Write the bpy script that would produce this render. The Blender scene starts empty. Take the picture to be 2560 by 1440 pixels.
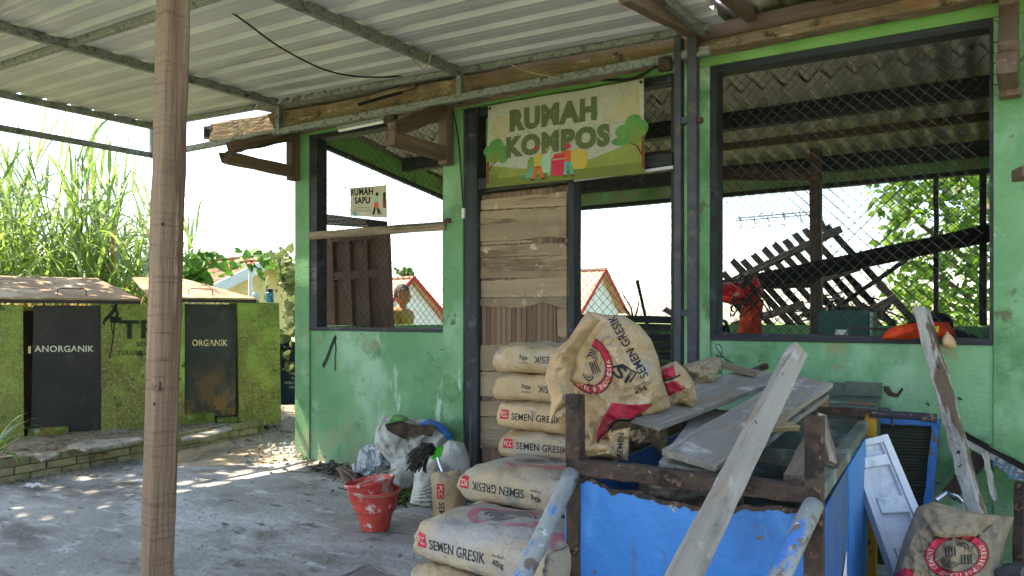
import bpy, bmesh, math, random
from math import sin, cos, tan, atan2, sqrt, pi, radians
from mathutils import Vector, Matrix, noise
R = random.Random(11)
scene = bpy.context.scene
COL = scene.collection
# ------------------------------------------------------------------ camera
F, HZ = 1900.0, 790.0                      # focal length and horizon, in pixels of the 2560 wide photograph
CAM = Vector((0, -4.4, 1.25)); YAW = radians(34.7)
cd = bpy.data.cameras.new('camera'); co = bpy.data.objects.new('camera', cd); COL.objects.link(co)
co.location = CAM; co.rotation_euler = (radians(90), 0, YAW)
cd.sensor_width = 36; cd.lens = 36 * F / 2560; cd.shift_y = (HZ - 720) / 2560
cd.clip_start = 0.05; cd.clip_end = 2000
scene.camera = co
# ------------------------------------------------------------------ light
SUN_EL = radians(54); SUN_AZ = Vector((-0.975, -0.22, 0)).normalized()
world = bpy.data.worlds.new('World'); scene.world = world; world.use_nodes = True
wn = world.node_tree.nodes; wlk = world.node_tree.links
sky = wn.new('ShaderNodeTexSky'); sky.sky_type = 'NISHITA'; sky.sun_disc = False
sky.sun_elevation = SUN_EL; sky.sun_rotation = atan2(SUN_AZ.x, SUN_AZ.y)
sky.air_density = 1.0; sky.dust_density = 1.0; sky.ozone_density = 1.0
wlk.new(sky.outputs[0], wn['Background'].inputs[0]); wn['Background'].inputs[1].default_value = 0.15
sd = bpy.data.lights.new('sun', 'SUN'); so = bpy.data.objects.new('sun', sd); COL.objects.link(so)
sd.energy = 4.5; sd.angle = radians(0.53); sd.color = (1.0, 0.93, 0.8)
sdir = Vector((SUN_AZ.x * cos(SUN_EL), SUN_AZ.y * cos(SUN_EL), sin(SUN_EL)))
so.rotation_euler = sdir.to_track_quat('Z', 'Y').to_euler(); so.location = sdir * 30
vs = scene.view_settings
vs.view_transform = 'Standard'; vs.look = 'None'; vs.exposure = 1.95; vs.gamma = 1.0; vs.use_curve_mapping = False
vs.use_white_balance = True; vs.white_balance_temperature = 7050; vs.white_balance_tint = 10
scene.render.engine = 'CYCLES'; scene.cycles.use_denoising = True
scene.cycles.use_adaptive_sampling = True; scene.cycles.adaptive_threshold = .03
scene.cycles.max_bounces = 8; scene.cycles.diffuse_bounces = 5; scene.cycles.sample_clamp_indirect = 8
# ------------------------------------------------------------------ points of the place, found from the photograph
UP = Vector((0, 0, 1)); V = Vector
fw = V((-sin(YAW), cos(YAW), 0)); rt = V((cos(YAW), sin(YAW), 0))
def ray(px, py): return fw + rt * ((px - 1280) / F) + UP * ((HZ - py) / F)
def cam(px, py, Z): return CAM + ray(px, py) * Z
def hit(px, py, p, n):
    d = ray(px, py); return CAM + d * ((V(p) - CAM).dot(n) / d.dot(n))
def wl(px, py, y=0.0): return hit(px, py, (0, y, 0), V((0, 1, 0)))      # on a plane parallel to the facade
def gr(px, py, z=0.0): return hit(px, py, (0, 0, z), UP)                # on the level z
def xpl(px, py, x): return hit(px, py, (x, 0, 0), V((1, 0, 0)))
def wx(px, y=0.0): return wl(px, HZ - 1, y).x
def lerp(a, b, t): return a + (b - a) * t
def nz(p, s=1.0, o=0.0): return noise.noise(V(p) * s + V((o, o * 1.7, o * .3)))
# ------------------------------------------------------------------ materials
def hexc(h):
    c = [int(h[i:i + 2], 16) / 255 for i in (0, 2, 4)]
    return tuple([(x / 12.92 if x <= .04045 else ((x + .055) / 1.055) ** 2.4) for x in c] + [1])
MATS = {}
def M(name, c1, c2=None, scale=4.0, rough=.8, bump=.15, bscale=60., stretch=(1, 1, 1), layers=(), metal=0., spec=.3,
      trans=0., alpha=None, lo=.35, hi=.65, rnd=.12, detail=6.):
    """layers: (colour, noise scale, threshold, softness, stretch) patches over the base"""
    m = bpy.data.materials.new(name); m.use_nodes = True; nt = m.node_tree; N = nt.nodes; L = nt.links
    b = N['Principled BSDF']; b.inputs['Roughness'].default_value = rough; b.inputs['Metallic'].default_value = metal
    b.inputs['Specular IOR Level'].default_value = spec
    tc = N.new('ShaderNodeTexCoord'); oi = N.new('ShaderNodeObjectInfo')
    mul = N.new('ShaderNodeMath'); mul.operation = 'MULTIPLY'; mul.inputs[1].default_value = 37.0; L.new(oi.outputs['Random'], mul.inputs[0])
    add = N.new('ShaderNodeVectorMath'); add.operation = 'ADD'; L.new(tc.outputs['Object'], add.inputs[0]); L.new(mul.outputs[0], add.inputs[1])
    def nse(sc, st, det=detail):
        mp = N.new('ShaderNodeMapping'); mp.inputs['Scale'].default_value = st; L.new(add.outputs[0], mp.inputs[0])
        n = N.new('ShaderNodeTexNoise'); n.inputs['Scale'].default_value = sc; n.inputs['Detail'].default_value = det
        n.inputs['Roughness'].default_value = .62; L.new(mp.outputs[0], n.inputs['Vector'])
        mr_ = N.new('ShaderNodeMapRange'); mr_.inputs[1].default_value = .22; mr_.inputs[2].default_value = .78; L.new(n.outputs['Fac'], mr_.inputs[0]); return mr_
    def ramp(n, a, z, ca=(0, 0, 0, 1), cz=(1, 1, 1, 1)):
        r = N.new('ShaderNodeValToRGB'); r.color_ramp.elements[0].position = a; r.color_ramp.elements[1].position = z
        r.color_ramp.elements[0].color = ca; r.color_ramp.elements[1].color = cz; L.new(n.outputs[0], r.inputs[0]); return r
    H = lambda c: hexc(c) if isinstance(c, str) else tuple(c) + ((1,) if len(c) == 3 else ())
    c1 = H(c1); c2 = H(c2) if c2 else c1
    col = ramp(nse(scale, stretch), lo, hi, c1, c2).outputs[0]
    for (lc, ls, th, so_, st, *zz) in layers:
        mx = N.new('ShaderNodeMix'); mx.data_type = 'RGBA'
        if so_ > 0: msk = ramp(nse(ls, st), th, th + so_)
        else:                                        # thin wandering lines along one contour of the noise
            msk = ramp(nse(ls, st, 3.), th + so_, th); e_ = msk.color_ramp.elements.new(th - so_); e_.color = (0, 0, 0, 1)
        msk = msk.outputs[0]
        if zz:                                       # wear near the foot of the piece: full below z0, none above z1
            sx = N.new('ShaderNodeSeparateXYZ'); L.new(tc.outputs['Object'], sx.inputs[0]); mz = N.new('ShaderNodeMapRange'); mz.inputs[1].default_value = zz[0]; mz.inputs[2].default_value = zz[1]
            mz.inputs[3].default_value = 1; mz.inputs[4].default_value = 0; L.new(sx.outputs[2], mz.inputs[0]); mm = N.new('ShaderNodeMath'); mm.operation = 'MULTIPLY'; L.new(mz.outputs[0], mm.inputs[0]); L.new(msk, mm.inputs[1]); msk = mm.outputs[0]
        L.new(msk, mx.inputs[0]); L.new(col, mx.inputs[6]); mx.inputs[7].default_value = H(lc); col = mx.outputs[2]
    if rnd:
        hs = N.new('ShaderNodeHueSaturation'); mr = N.new('ShaderNodeMapRange')
        mr.inputs[3].default_value = 1 - rnd; mr.inputs[4].default_value = 1 + rnd; L.new(oi.outputs['Random'], mr.inputs[0])
        L.new(mr.outputs[0], hs.inputs['Value']); L.new(col, hs.inputs['Color']); col = hs.outputs[0]
    L.new(col, b.inputs['Base Color'])
    if bump:
        bp = N.new('ShaderNodeBump'); bp.inputs['Strength'].default_value = bump; bp.inputs['Distance'].default_value = .02
        L.new(nse(bscale, stretch, 4.).outputs[0], bp.inputs['Height']); L.new(bp.outputs[0], b.inputs['Normal'])
    if trans:
        tr = N.new('ShaderNodeBsdfTranslucent'); L.new(col, tr.inputs[0]); ms = N.new('ShaderNodeMixShader'); ms.inputs[0].default_value = trans
        L.new(b.outputs[0], ms.inputs[1]); L.new(tr.outputs[0], ms.inputs[2]); L.new(ms.outputs[0], N['Material Output'].inputs[0])
    if alpha is not None:
        b.inputs['Transmission Weight'].default_value = alpha
    MATS[name] = m; return m
GR = (.05, 1, 1)                           # grain along local x
one = (1, 1, 1)
M('green_paint', '608d60', '729d70', 1.6, .65, .3, 50, layers=[('90b192', 1.1, .58, .22, one), ('4d7a4e', 2.3, .60, .18, one), ('a9c2aa', 6., .74, .1, (1, 1, .35)), ('7f8b5e', 3.2, .68, .14, (2.2, 1, .45)), ('565f45', 4.5, .78, .08, one), ('8d8a6c', 6., .40, .3, one, .03, .45), ('6a7050', 16., .76, .05, one)], rnd=.03)
M('green_paint_low', '5f8f64', '739f76', 1.5, .65, .35, 45, layers=[('98b99d', 1.3, .52, .24, (1, 1, .7)), ('4b7a4f', 2.6, .58, .18, one), ('b3c9b5', 5., .72, .12, (1, 1, .3)), ('808a60', 4., .68, .12, one), ('7c6d55', 5.5, .80, .06, one), ('8f8b6e', 7., .36, .35, one, .04, .48), ('454a38', 19., .80, .03, one)], rnd=.03)
M('green_beam', '6b9a55', '7aa963', 2., .6, .15, 40, layers=[('8ab872', 2., .6, .2, one), ('5f7d50', 6., .72, .1, one)], rnd=.03)
M('moss', '6e7d39', '839844', 3., .9, .6, 45, layers=[('6f6135', 2.2, .48, .22, (1, 1, .6)), ('97b84f', 1.6, .58, .2, one), ('7d6e3c', 3., .32, .4, one, .1, 1.0), ('4f4c2a', 9., .68, .12, one), ('a5a971', 13., .5, -.03, one), ('b0b380', 19., .48, -.02, one)], rnd=.14)
M('moss_low', '5c6a2c', '6f7d38', 4., .9, .6, 40, layers=[('8a7440', 2.4, .53, .12, one), ('55692a', 3., .58, .1, one), ('9a9a7a', 14., .68, .05, one)], rnd=.15)
M('brick_mossy', '8c8262', '9b9171', 9., .92, .5, 50, layers=[('6d694a', 5., .58, .16, one), ('b0a68a', 14., .68, .1, one), ('8d5f48', 2.5, .80, .08, one)], rnd=.2)
M('black_paint', '272523', '302d2a', 3., .5, .2, 30, layers=[('423d38', 4., .62, .2, (1, 1, .5)), ('4f3b2a', 5., .76, .1, (1, 1, .5)), ('7a756c', 26., .86, .02, one)], rnd=.05)
M('black_paint_rusty', '2b2e2c', '373a36', 3., .55, .3, 30, layers=[('50534c', 4., .56, .2, (1, 1, .5)), ('6d4e2a', 3.2, .34, .25, (1.4, 1.4, .7), .12, .62), ('876234', 6., .52, .15, one, .0, .45), ('5a4a34', 5., .72, .1, (1, 1, .4))], rnd=.05)
M('black_wood', '232528', '303338', 8., .6, .25, 40, GR, layers=[('474b54', 7., .68, .1, one), ('55504a', 20., .78, .05, GR)], rnd=.2)
M('char_wood', '141313', '231f1d', 10., .8, .5, 40, GR, rnd=.3)
M('dark_brown_wood', '3e302a', '524138', 12., .62, .3, 40, GR, layers=[('66554a', 9., .70, .08, one)], rnd=.15)
M('door_brown', '553c35', '624840', 14., .55, .2, 50, (1, 1, .08), layers=[('705a4f', 7., .72, .1, (1, 1, .3))], rnd=.06)
M('grey_wood', '6e5f50', '8b7a66', 14., .85, .5, 70, GR, layers=[('55483c', 9., .58, .08, GR), ('a0937f', 22., .68, .06, GR)], rnd=.15)
M('post_wood', '765f4d', '86705b', 10., .75, .6, 55, GR, layers=[('584131', 7., .58, .14, GR), ('2f261f', 9., .84, .03, (.5, 1, 1)), ('9a8069', 14., .66, .12, GR), ('5f4a3c', 60., .55, .3, (1.6, .1, .1)), ('8c7561', 2., .58, .25, (.3, 1, 1))], rnd=.04)
M('bracket_wood', '5a483c', '6e5a4c', 11., .75, .35, 55, GR, layers=[('453529', 8., .62, .1, GR), ('887463', 18., .74, .06, GR)], rnd=.12)
M('old_beam', '77644f', '8c7860', 13., .9, .7, 55, (.25, 1, 1), layers=[('5d533f', 4., .56, .18, one), ('a8967b', 20., .66, .1, (.3, 1, 1)), ('453c30', 7., .70, .08, one), ('bdb59f', 34., .80, .04, one), ('8a6a50', 3., .60, .14, one)], rnd=.06)
M('driftwood', '857e73', '979084', 9., .9, .5, 70, (.12, 1, 1), layers=[('6b655c', 5., .60, .16, (.2, 1, 1)), ('b0aba1', 6., .66, .16, one), ('8a7862', 8., .66, .14, (.3, 1, 1)), ('605a50', 4., .5, -.006, (.1, 3, 3)), ('47433d', 40., .84, .03, (.4, 1, 1))], rnd=.14)
M('plank_tan', '9d8561', '8a7350', 10., .85, .4, 60, GR, layers=[('6f5a3e', 12., .62, .06, GR), ('b5a27e', 7., .64, .06, GR)], rnd=.12)
M('plywood_old', '8b7862', '9c886e', 7., .85, .45, 60, (.12, 1, 1), layers=[('6f5d49', 9., .60, .12, (.12, 1, 1)), ('b7a88e', 9., .72, .08, one), ('4c3f33', 26., .82, .04, one), ('7a6a58', 2.5, .6, .2, one)], rnd=.2)
M('door_strip', '6b5344', '806856', 12., .85, .5, 60, (1, 1, .05), layers=[('382c27', 9., .66, .06, (1, 1, .05)), ('917f6e', 14., .70, .08, (1, 1, .06))], rnd=.2)
M('steel_grey', '6b6e6a', '8a8d86', 60., .5, .1, 120, metal=.35, spec=.4, layers=[('555852', 14., .60, .1, one), ('4e3b2c', 10., .74, .04, one)], rnd=.08)
M('steel_dark', '3a3b40', '47484c', 10., .55, .1, 60, metal=.1, layers=[('55504a', 9., .66, .08, one)], rnd=.05)
M('canopy_metal', 'a9acad', 'b6b8b8', 1.4, .5, .06, 30, metal=.15, spec=.45, layers=[('94969a', 1.2, .62, .2, (.3, 2, 1)), ('bcb9ab', 5., .72, .1, (.3, 1.5, 1)), ('7b7568', 40., .84, .03, one)], rnd=.04)
M('asbestos', 'b4aea1', 'bfb9ac', 2., .95, .2, 60, layers=[('9a9486', 1.2, .62, .25, one), ('a09480', 9., .74, .14, one)], rnd=.06)
M('wire', '2c2e2b', '3d3f3b', 30., .6, 0, rnd=0)
M('cable_black', '17130f', '231b15', 20., .6, 0, rnd=0)
M('cable_cream', '9d9176', '8a7f66', 20., .6, 0, rnd=0)
M('white_plastic', 'c9c8c0', 'd6d5ce', 9., .45, .05, rnd=.03)
M('lamp_tube', 'd4d9cf', 'dde1d8', 9., .35, 0, rnd=0)
M('cement_paper', 'a8906e', 'b49b78', 3., .85, .3, 40, layers=[('98805f', 2.6, .58, .2, one), ('c0ac8b', 4., .66, .16, one), ('a39b8f', 2.2, .58, .2, one), ('8d7757', 5.5, .5, -.006, one), ('867e73', 9., .74, .1, one)], rnd=.08)
M('cement_paper_dusty', 'a39077', 'b09c80', 3., .9, .35, 40, layers=[('9f9990', 2.2, .44, .22, one), ('bba888', 4., .62, .16, one), ('8c8780', 5., .60, .16, one), ('85745f', 5.5, .5, -.006, one)], rnd=.08)
M('kraft', 'ad906d', 'bb9e79', 4., .8, .3, 35, layers=[('997f5e', 3., .58, .2, one), ('cab290', 6., .64, .14, one), ('927858', 4.2, .5, -.008, one), ('a39a8c', 2.4, .70, .14, one)], rnd=.04, trans=.06)
M('kraft_inner', 'a98b66', 'b89a74', 4., .85, .3, 35, layers=[('917352', 3., .56, .15, one)], rnd=.04)
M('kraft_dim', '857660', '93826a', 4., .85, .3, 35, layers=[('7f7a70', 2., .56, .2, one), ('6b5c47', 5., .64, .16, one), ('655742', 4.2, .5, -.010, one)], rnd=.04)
M('print_black', '2a2a2d', '35343a', 20., .8, 0, layers=[('6a5c4c', 25., .66, .08, one)], rnd=0)
M('print_red', 'b12a3c', 'bd3848', 12., .8, 0, layers=[('9f5a52', 14., .64, .08, one)], rnd=0)
M('print_white', 'd8c8b0', 'd0bfa4', 10., .8, 0, rnd=0)
M('cart_blue', '1f6bb0', '2a78bd', 2., .42, .15, 25, spec=.45, layers=[('1b5a98', 1.6, .54, .25, one), ('4a8bc4', 3.4, .68, .2, (1, 1, .4)), ('9a978e', 18., .82, .02, one), ('5a4a3c', 9., .84, .03, one), ('45566a', 4., .72, .14, (3, 3, .4))], rnd=.04)
M('cart_blue_side', '2a5590', '315f9d', 2.4, .5, .15, 25, layers=[('4a5c70', 5., .60, .08, (1, 1, .4)), ('5a4636', 7., .70, .05, one)], rnd=.03)
M('rust', '40322b', '4f4037', 12., .9, .7, 45, layers=[('2c2420', 9., .58, .1, one), ('6e5141', 18., .66, .08, one), ('8f8780', 30., .82, .04, one)], rnd=.1)
M('pipe_blue', '7b7d79', '8f908b', 9., .6, .4, 40, (.5, 1, 1), layers=[('3f70ab', 5., .54, .05, (.4, 1, 1)), ('6b5d50', 15., .66, .06, one), ('b5b4ae', 24., .74, .05, one)], rnd=.1)
M('yellow_metal', '9a7410', 'a9811a', 5., .6, .25, 30, layers=[('6a4a20', 6., .62, .08, one), ('3d2f22', 14., .70, .04, one)], rnd=.03)
M('olive_metal', '4b544a', '5b6459', 6., .6, .3, 30, layers=[('6a5240', 7., .62, .06, one), ('7b8078', 6., .64, .1, one)], rnd=.06)
M('blue_frame', '2c5f9c', '356ba8', 7., .6, .2, 30, layers=[('5a5040', 7., .60, .08, one)], rnd=.03)
M('screen_dark', '2c3128', '363b30', 6., .85, .1, 60, rnd=.03)
M('white_paint', 'c2c5cb', 'd0d2d7', 5., .55, .12, 40, layers=[('a4a8b0', 5., .62, .14, one), ('7c7a74', 30., .80, .03, one), ('989ca4', 3., .68, .16, (1, 1, .3))], rnd=.03)
M('flaking_white', 'a9a59e', '8f8a82', 8., .8, .7, 45, (.4, 1, 1), layers=[('6a5748', 6., .60, .05, (.3, 1, 1)), ('4a3d33', 14., .76, .03, one)], rnd=.03)
M('sack_white', 'c3c1b8', 'd0cec5', 5., .7, .3, 50, layers=[('9f9c93', 3., .55, .14, one), ('8b8a86', 6., .66, .08, one)], rnd=.06, trans=.1)
M('plastic_film', 'b7bcc0', 'c9cdd0', 5., .4, .3, 30, layers=[('96a0a8', 4., .56, .12, one)], rnd=.05, trans=.15)
M('red_bucket', 'bb4238', 'c85045', 6., .5, .15, 30, layers=[('c2aaa2', 5., .56, .12, one), ('cdbbb4', 14., .66, .1, one), ('9c3a33', 4., .68, .1, one)], rnd=.03)
M('concrete', '96938d', 'a4a19b', .8, .92, .45, 16, layers=[('bdbcba', 1.1, .50, .25, (1, 1.5, 1)), ('78736a', 1.2, .56, .24, (1, 1.4, 1)), ('c8c7c5', 3.5, .64, .2, (1, 2.2, 1)), ('69645c', 3., .66, .16, (1, 2., 1)), ('57534c', 9., .74, .1, (1, 1.6, 1)), ('cfcecb', 16., .78, .07, one), ('4d4842', 26., .80, .06, one)], rnd=0, detail=10.)
M('dirt', '7c6c54', '8e7d62', 2., .95, .8, 20, layers=[('a2927a', 3., .55, .12, one), ('5b4d3b', 5., .60, .1, one), ('b8aa90', 20., .66, .05, one)], rnd=0, detail=10.)
M('grassland', '55662f', '6a7a3a', .4, .95, .4, 6, layers=[('7c7344', .8, .58, .1, one)], rnd=0)
M('stone', '8b8578', '9d978a', 9., .95, .5, 40, layers=[('6a6358', 8., .58, .1, one)], rnd=.25)
M('debris_dark', '3b3128', '54463a', 14., .95, .5, 40, rnd=.3)
M('lid_wood', '8a6f50', '9f8563', 3., .75, .2, 30, layers=[('7a5f44', 4., .56, .12, one), ('b49f80', 3., .62, .1, one)], rnd=.05)
M('grass_leaf', '7e9a45', '9bb45c', 1.5, .5, .0, spec=.4, layers=[('64803a', 2., .58, .1, one), ('b5c273', 3., .66, .1, one)], rnd=.05, trans=.5)
M('grass_leaf_grey', '8a9c78', 'a2b08d', 1.5, .5, .0, spec=.4, layers=[('6f8660', 2., .58, .1, one)], rnd=.05, trans=.45)
M('grass_dry', 'b09a66', '8f7c4c', 2., .7, 0, rnd=.05, trans=.3)
M('vine_leaf', '55802c', '6d9a36', 6., .5, .0, spec=.4, layers=[('3f6a24', 9., .56, .1, one)], rnd=.25, trans=.4)
M('vine_leaf_pale', '7d8a5a', '97a06c', 6., .6, .0, spec=.3, layers=[('5f6a44', 9., .56, .1, one)], rnd=.25, trans=.25)
M('tree_leaf', '5f8a26', '86a934', 5., .45, .0, spec=.4, layers=[('446a22', 7., .58, .1, one)], rnd=.3, trans=.45)
M('tree_leaf_dark', '33501f', '47662a', 5., .45, .0, spec=.4, rnd=.3, trans=.25)
M('bark', '6b5e4a', '85765e', 12., .9, .5, 40, rnd=.1)
M('roof_tile', '96594a', 'a96b58', 8., .9, .4, 40, layers=[('7a4a3f', 6., .58, .1, one), ('b98977', 10., .64, .08, one)], rnd=.08)
M('roof_tile_orange', 'b98f77', 'c59d86', 8., .9, .4, 40, layers=[('a27660', 6., .64, .1, one)], rnd=.05)
M('wall_white', 'c9c9c6', 'd4d4d1', 2., .85, .1, rnd=.02)
M('wall_cream', 'cfbb83', 'd8c692', 2., .85, .1, rnd=.02)
M('trim_red', '9a2f2f', 'a53a38', 4., .7, .1, rnd=.02)
M('trim_white', 'bfc2c4', 'cccfd0', 4., .7, .1, rnd=.02)
M('sign_blue', '23324f', '2a3b5c', 4., .6, .1, rnd=.02)
M('orange_cloth', 'd2401f', 'dc4f28', 5., .75, .2, 20, layers=[('b23318', 3., .58, .12, one)], rnd=.02, trans=.15)
M('red_plastic', 'cc2a28', 'd83834', 5., .35, .2, 20, layers=[('a81f22', 4., .58, .1, one), ('dfa09a', 14., .68, .04, one)], rnd=.02, trans=.25)
M('dark_green_box', '1d3c33', '234840', 5., .6, .1, rnd=.02)
M('yellow_patch', 'd6b21c', 'd6b21c', 5., .7, 0, rnd=0)
M('black_cloth', '1b1c1e', '2a2b2e', 8., .9, .3, 40, rnd=.1)
M('mop_yarn', '33302d', '4a4642', 30., .95, .4, 60, rnd=.3)
M('lime_plastic', '3fae2c', '49bb35', 8., .35, .02, rnd=0)
M('chrome', 'a9adb0', 'b7babc', 8., .25, 0, metal=.9, rnd=0)
M('teal_bottle', '2a6672', '317280', 8., .35, 0, rnd=0)
M('clear_plastic', 'c9d2d0', 'd4dcda', 8., .25, 0, rnd=0, alpha=.5)
M('banner_cloth', 'adab9c', 'b6b4a6', 3., .8, .1, 120, layers=[('9f9d8f', 40., .55, .15, one)], rnd=0, trans=.15)
M('p_olive', '545e3c', '58623f', 40., .85, 0, rnd=0)
M('p_grass', '868c46', '7b8240', 6., .85, 0, rnd=0)
M('p_hill', '6b7337', '646c34', 6., .85, 0, rnd=0)
M('p_tree', '4f7f42', '5b8a4a', 12., .85, 0, rnd=0)
M('p_tree2', '6d8644', '677f40', 12., .85, 0, rnd=0)
M('p_trunk', '6d3b2c', '6d3b2c', 8., .85, 0, rnd=0)
M('p_red', 'b02c40', 'b83448', 8., .85, 0, rnd=0)
M('p_orange', 'c2542c', 'c85c32', 8., .85, 0, rnd=0)
M('p_yellow', 'b39c48', 'b09b4c', 8., .85, 0, rnd=0)
M('p_teal', '4f9289', '579a90', 8., .85, 0, rnd=0)
M('p_pale', '8fae93', '97b59b', 8., .85, 0, rnd=0)
M('p_cloud', 'a79d7c', 'aca283', 8., .85, 0, rnd=0)
M('p_skin', 'a5673f', 'a5673f', 8., .85, 0, rnd=0)
M('p_black', '26241f', '26241f', 8., .85, 0, rnd=0)
M('p_blue', '6f97a8', '6f97a8', 8., .85, 0, rnd=0)
M('p_navy', '1d2026', '1d2026', 8., .85, 0, rnd=0)
M('sign_paper', 'bdb69d', 'c6bfa7', 5., .8, .05, rnd=0, trans=.2)
M('letter_white', 'c9c3ae', 'd0cab6', 14., .8, 0, layers=[('8e8874', 22., .62, .06, one)], rnd=0)
M('letter_cream', 'c9b98a', 'd3c497', 14., .8, 0, layers=[('8a7a50', 22., .64, .06, one)], rnd=0)
M('letter_green', '1c2518', '273220', 14., .8, 0, layers=[('56652f', 22., .74, .06, one)], rnd=0)
M('letter_blue', '39586c', '44647a', 14., .7, 0, rnd=0)
M('skin', '9c6440', 'a86e48', 20., .55, .05, rnd=0)
M('hair', '16130f', '231e19', 40., .6, .3, rnd=0)
M('khaki', '8a6a34', '96763c', 9., .85, .15, rnd=0)
M('paint_grey', '9aa59a', 'a9b2a6', 4., .6, .1, rnd=0)
M('glass_grey', '6d7270', '7b807c', 5., .25, 0, rnd=0)
M('spray', '25342a', '2f3d33', 20., .9, 0, rnd=0)
M('print_red_dusty', 'a8626a', 'b06d70', 8., .85, 0, layers=[('a59c90', 5., .52, .16, one), ('ab8d78', 14., .60, .1, one)], rnd=0)
M('print_black_dusty', '565250', '625d59', 10., .85, 0, layers=[('98907f', 6., .52, .16, one)], rnd=0)
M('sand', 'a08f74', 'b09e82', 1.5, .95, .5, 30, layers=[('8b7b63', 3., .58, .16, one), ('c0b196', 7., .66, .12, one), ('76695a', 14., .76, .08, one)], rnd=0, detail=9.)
# ------------------------------------------------------------------ builders
def wm(o):
    if o.parent is None: return o.matrix_basis.copy()
    return wm(o.parent) @ o.matrix_parent_inverse @ o.matrix_basis
def adopt(o, parent):
    if parent is not None:
        o.parent = parent; o.matrix_parent_inverse = wm(parent).inverted()
    return o
def tag(o, label=None, cat=None, group=None, kind=None):
    if label: o['label'] = label
    if cat: o['category'] = cat
    if group: o['group'] = group
    if kind: o['kind'] = kind
    return o
def thing(name, label, cat, loc=(0, 0, 0), group=None):
    o = bpy.data.objects.new(name, None); COL.objects.link(o); o.location = loc; o.empty_display_size = .05
    return tag(o, label, cat, group)
def link(name, me, mat, parent=None, matrix=None, smooth=False):
    if mat is not None and not me.materials: me.materials.append(MATS[mat] if isinstance(mat, str) else mat)
    if smooth:
        for p in me.polygons: p.use_smooth = True
    o = bpy.data.objects.new(name, me); COL.objects.link(o)
    if matrix is not None: o.matrix_basis = matrix
    return adopt(o, parent)
class MB:
    def __init__(s): s.v = []; s.f = []
    def add(s, vs, fs):
        b = len(s.v); s.v += [V(p) for p in vs]; s.f += [tuple(i + b for i in f) for f in fs]; return s
    def box(s, lo, hi):
        (a, b, c), (d, e, f) = lo, hi
        return s.add([(a, b, c), (d, b, c), (d, e, c), (a, e, c), (a, b, f), (d, b, f), (d, e, f), (a, e, f)],
                     [(0, 3, 2, 1), (4, 5, 6, 7), (0, 1, 5, 4), (1, 2, 6, 5), (2, 3, 7, 6), (3, 0, 4, 7)])
    def obox(s, c, ax, ay, az):                     # centre and three half axes
        c = V(c); P = [c + ax * i + ay * j + az * k for k in (-1, 1) for (i, j) in ((-1, -1), (1, -1), (1, 1), (-1, 1))]
        return s.add(P, [(0, 3, 2, 1), (4, 5, 6, 7), (0, 1, 5, 4), (1, 2, 6, 5), (2, 3, 7, 6), (3, 0, 4, 7)])
    def tube(s, pts, r, n=6, cap=True):
        pts = [V(p) for p in pts]; k = len(pts); rs = r if isinstance(r, (list, tuple)) else [r] * k; vs = []; fs = []
        up = V((0, 0, 1))
        for i, p in enumerate(pts):
            d = (pts[min(i + 1, k - 1)] - pts[max(i - 1, 0)]).normalized()
            a = d.cross(up)
            if a.length < .05: a = d.cross(V((1, 0, 0)))
            a.normalize(); b = d.cross(a)
            vs += [p + (a * cos(2 * pi * j / n) + b * sin(2 * pi * j / n)) * rs[i] for j in range(n)]
        for i in range(k - 1):
            fs += [(i * n + j, i * n + (j + 1) % n, (i + 1) * n + (j + 1) % n, (i + 1) * n + j) for j in range(n)]
        if cap: fs += [tuple(range(n))[::-1], tuple((k - 1) * n + j for j in range(n))]
        return s.add(vs, fs)
    def lathe(s, prof, n=28, c=(0, 0, 0), axis=None):
        c = V(c); vs = []; fs = []
        q = axis.to_track_quat('Z', 'Y') if axis is not None else None
        for (r, z) in prof:
            for j in range(n):
                p = V((r * cos(2 * pi * j / n), r * sin(2 * pi * j / n), z)); vs.append(c + (q @ p if q else p))
        for i in range(len(prof) - 1):
            fs += [(i * n + j, i * n + (j + 1) % n, (i + 1) * n + (j + 1) % n, (i + 1) * n + j) for j in range(n)]
        return s.add(vs, fs)
    def grid(s, fn, nu, nv, closeu=False):
        vs = [fn(i / nu, j / nv) for j in range(nv + 1) for i in range(nu + (0 if closeu else 1))]; w = nu if closeu else nu + 1
        fs = [(j * w + i, j * w + (i + 1) % w, (j + 1) * w + (i + 1) % w, (j + 1) * w + i) for j in range(nv) for i in range(nu)]
        return s.add(vs, fs)
    def prism(s, poly, ext):
        n = len(poly); poly = [V(p) for p in poly]; ext = V(ext)
        return s.add(poly + [p + ext for p in poly], [tuple(range(n)), tuple(range(2 * n - 1, n - 1, -1))] + [((i + 1) % n, i, n + i, n + (i + 1) % n) for i in range(n)])
    def build(s, name, mat, parent=None, smooth=False, origin=None, fix=False):
        o = V(origin) if origin is not None else None
        if o is None:                                # origin: foot of the piece
            xs = [p.x for p in s.v]; ys = [p.y for p in s.v]; zs = [p.z for p in s.v]
            o = V(((min(xs) + max(xs)) / 2, (min(ys) + max(ys)) / 2, min(zs)))
        me = bpy.data.meshes.new(name); me.from_pydata([p - o for p in s.v], [], s.f)
        if fix:
            bm = bmesh.new(); bm.from_mesh(me); bmesh.ops.remove_doubles(bm, verts=bm.verts, dist=1e-5)
            bmesh.ops.recalc_face_normals(bm, faces=bm.faces); bm.to_mesh(me); bm.free()
        me.update()
        return link(name, me, mat, parent, Matrix.Translation(o), smooth)
def frame_of(p0, p1, up=UP):
    x = (p1 - p0).normalized(); z = (up - x * up.dot(x))
    if z.length < .01: z = V((0, 1, 0)) - x * x.y
    z.normalize(); y = z.cross(x)
    return Matrix(((x.x, y.x, z.x, p0.x), (x.y, y.y, z.y, p0.y), (x.z, y.z, z.z, p0.z), (0, 0, 0, 1)))
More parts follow.
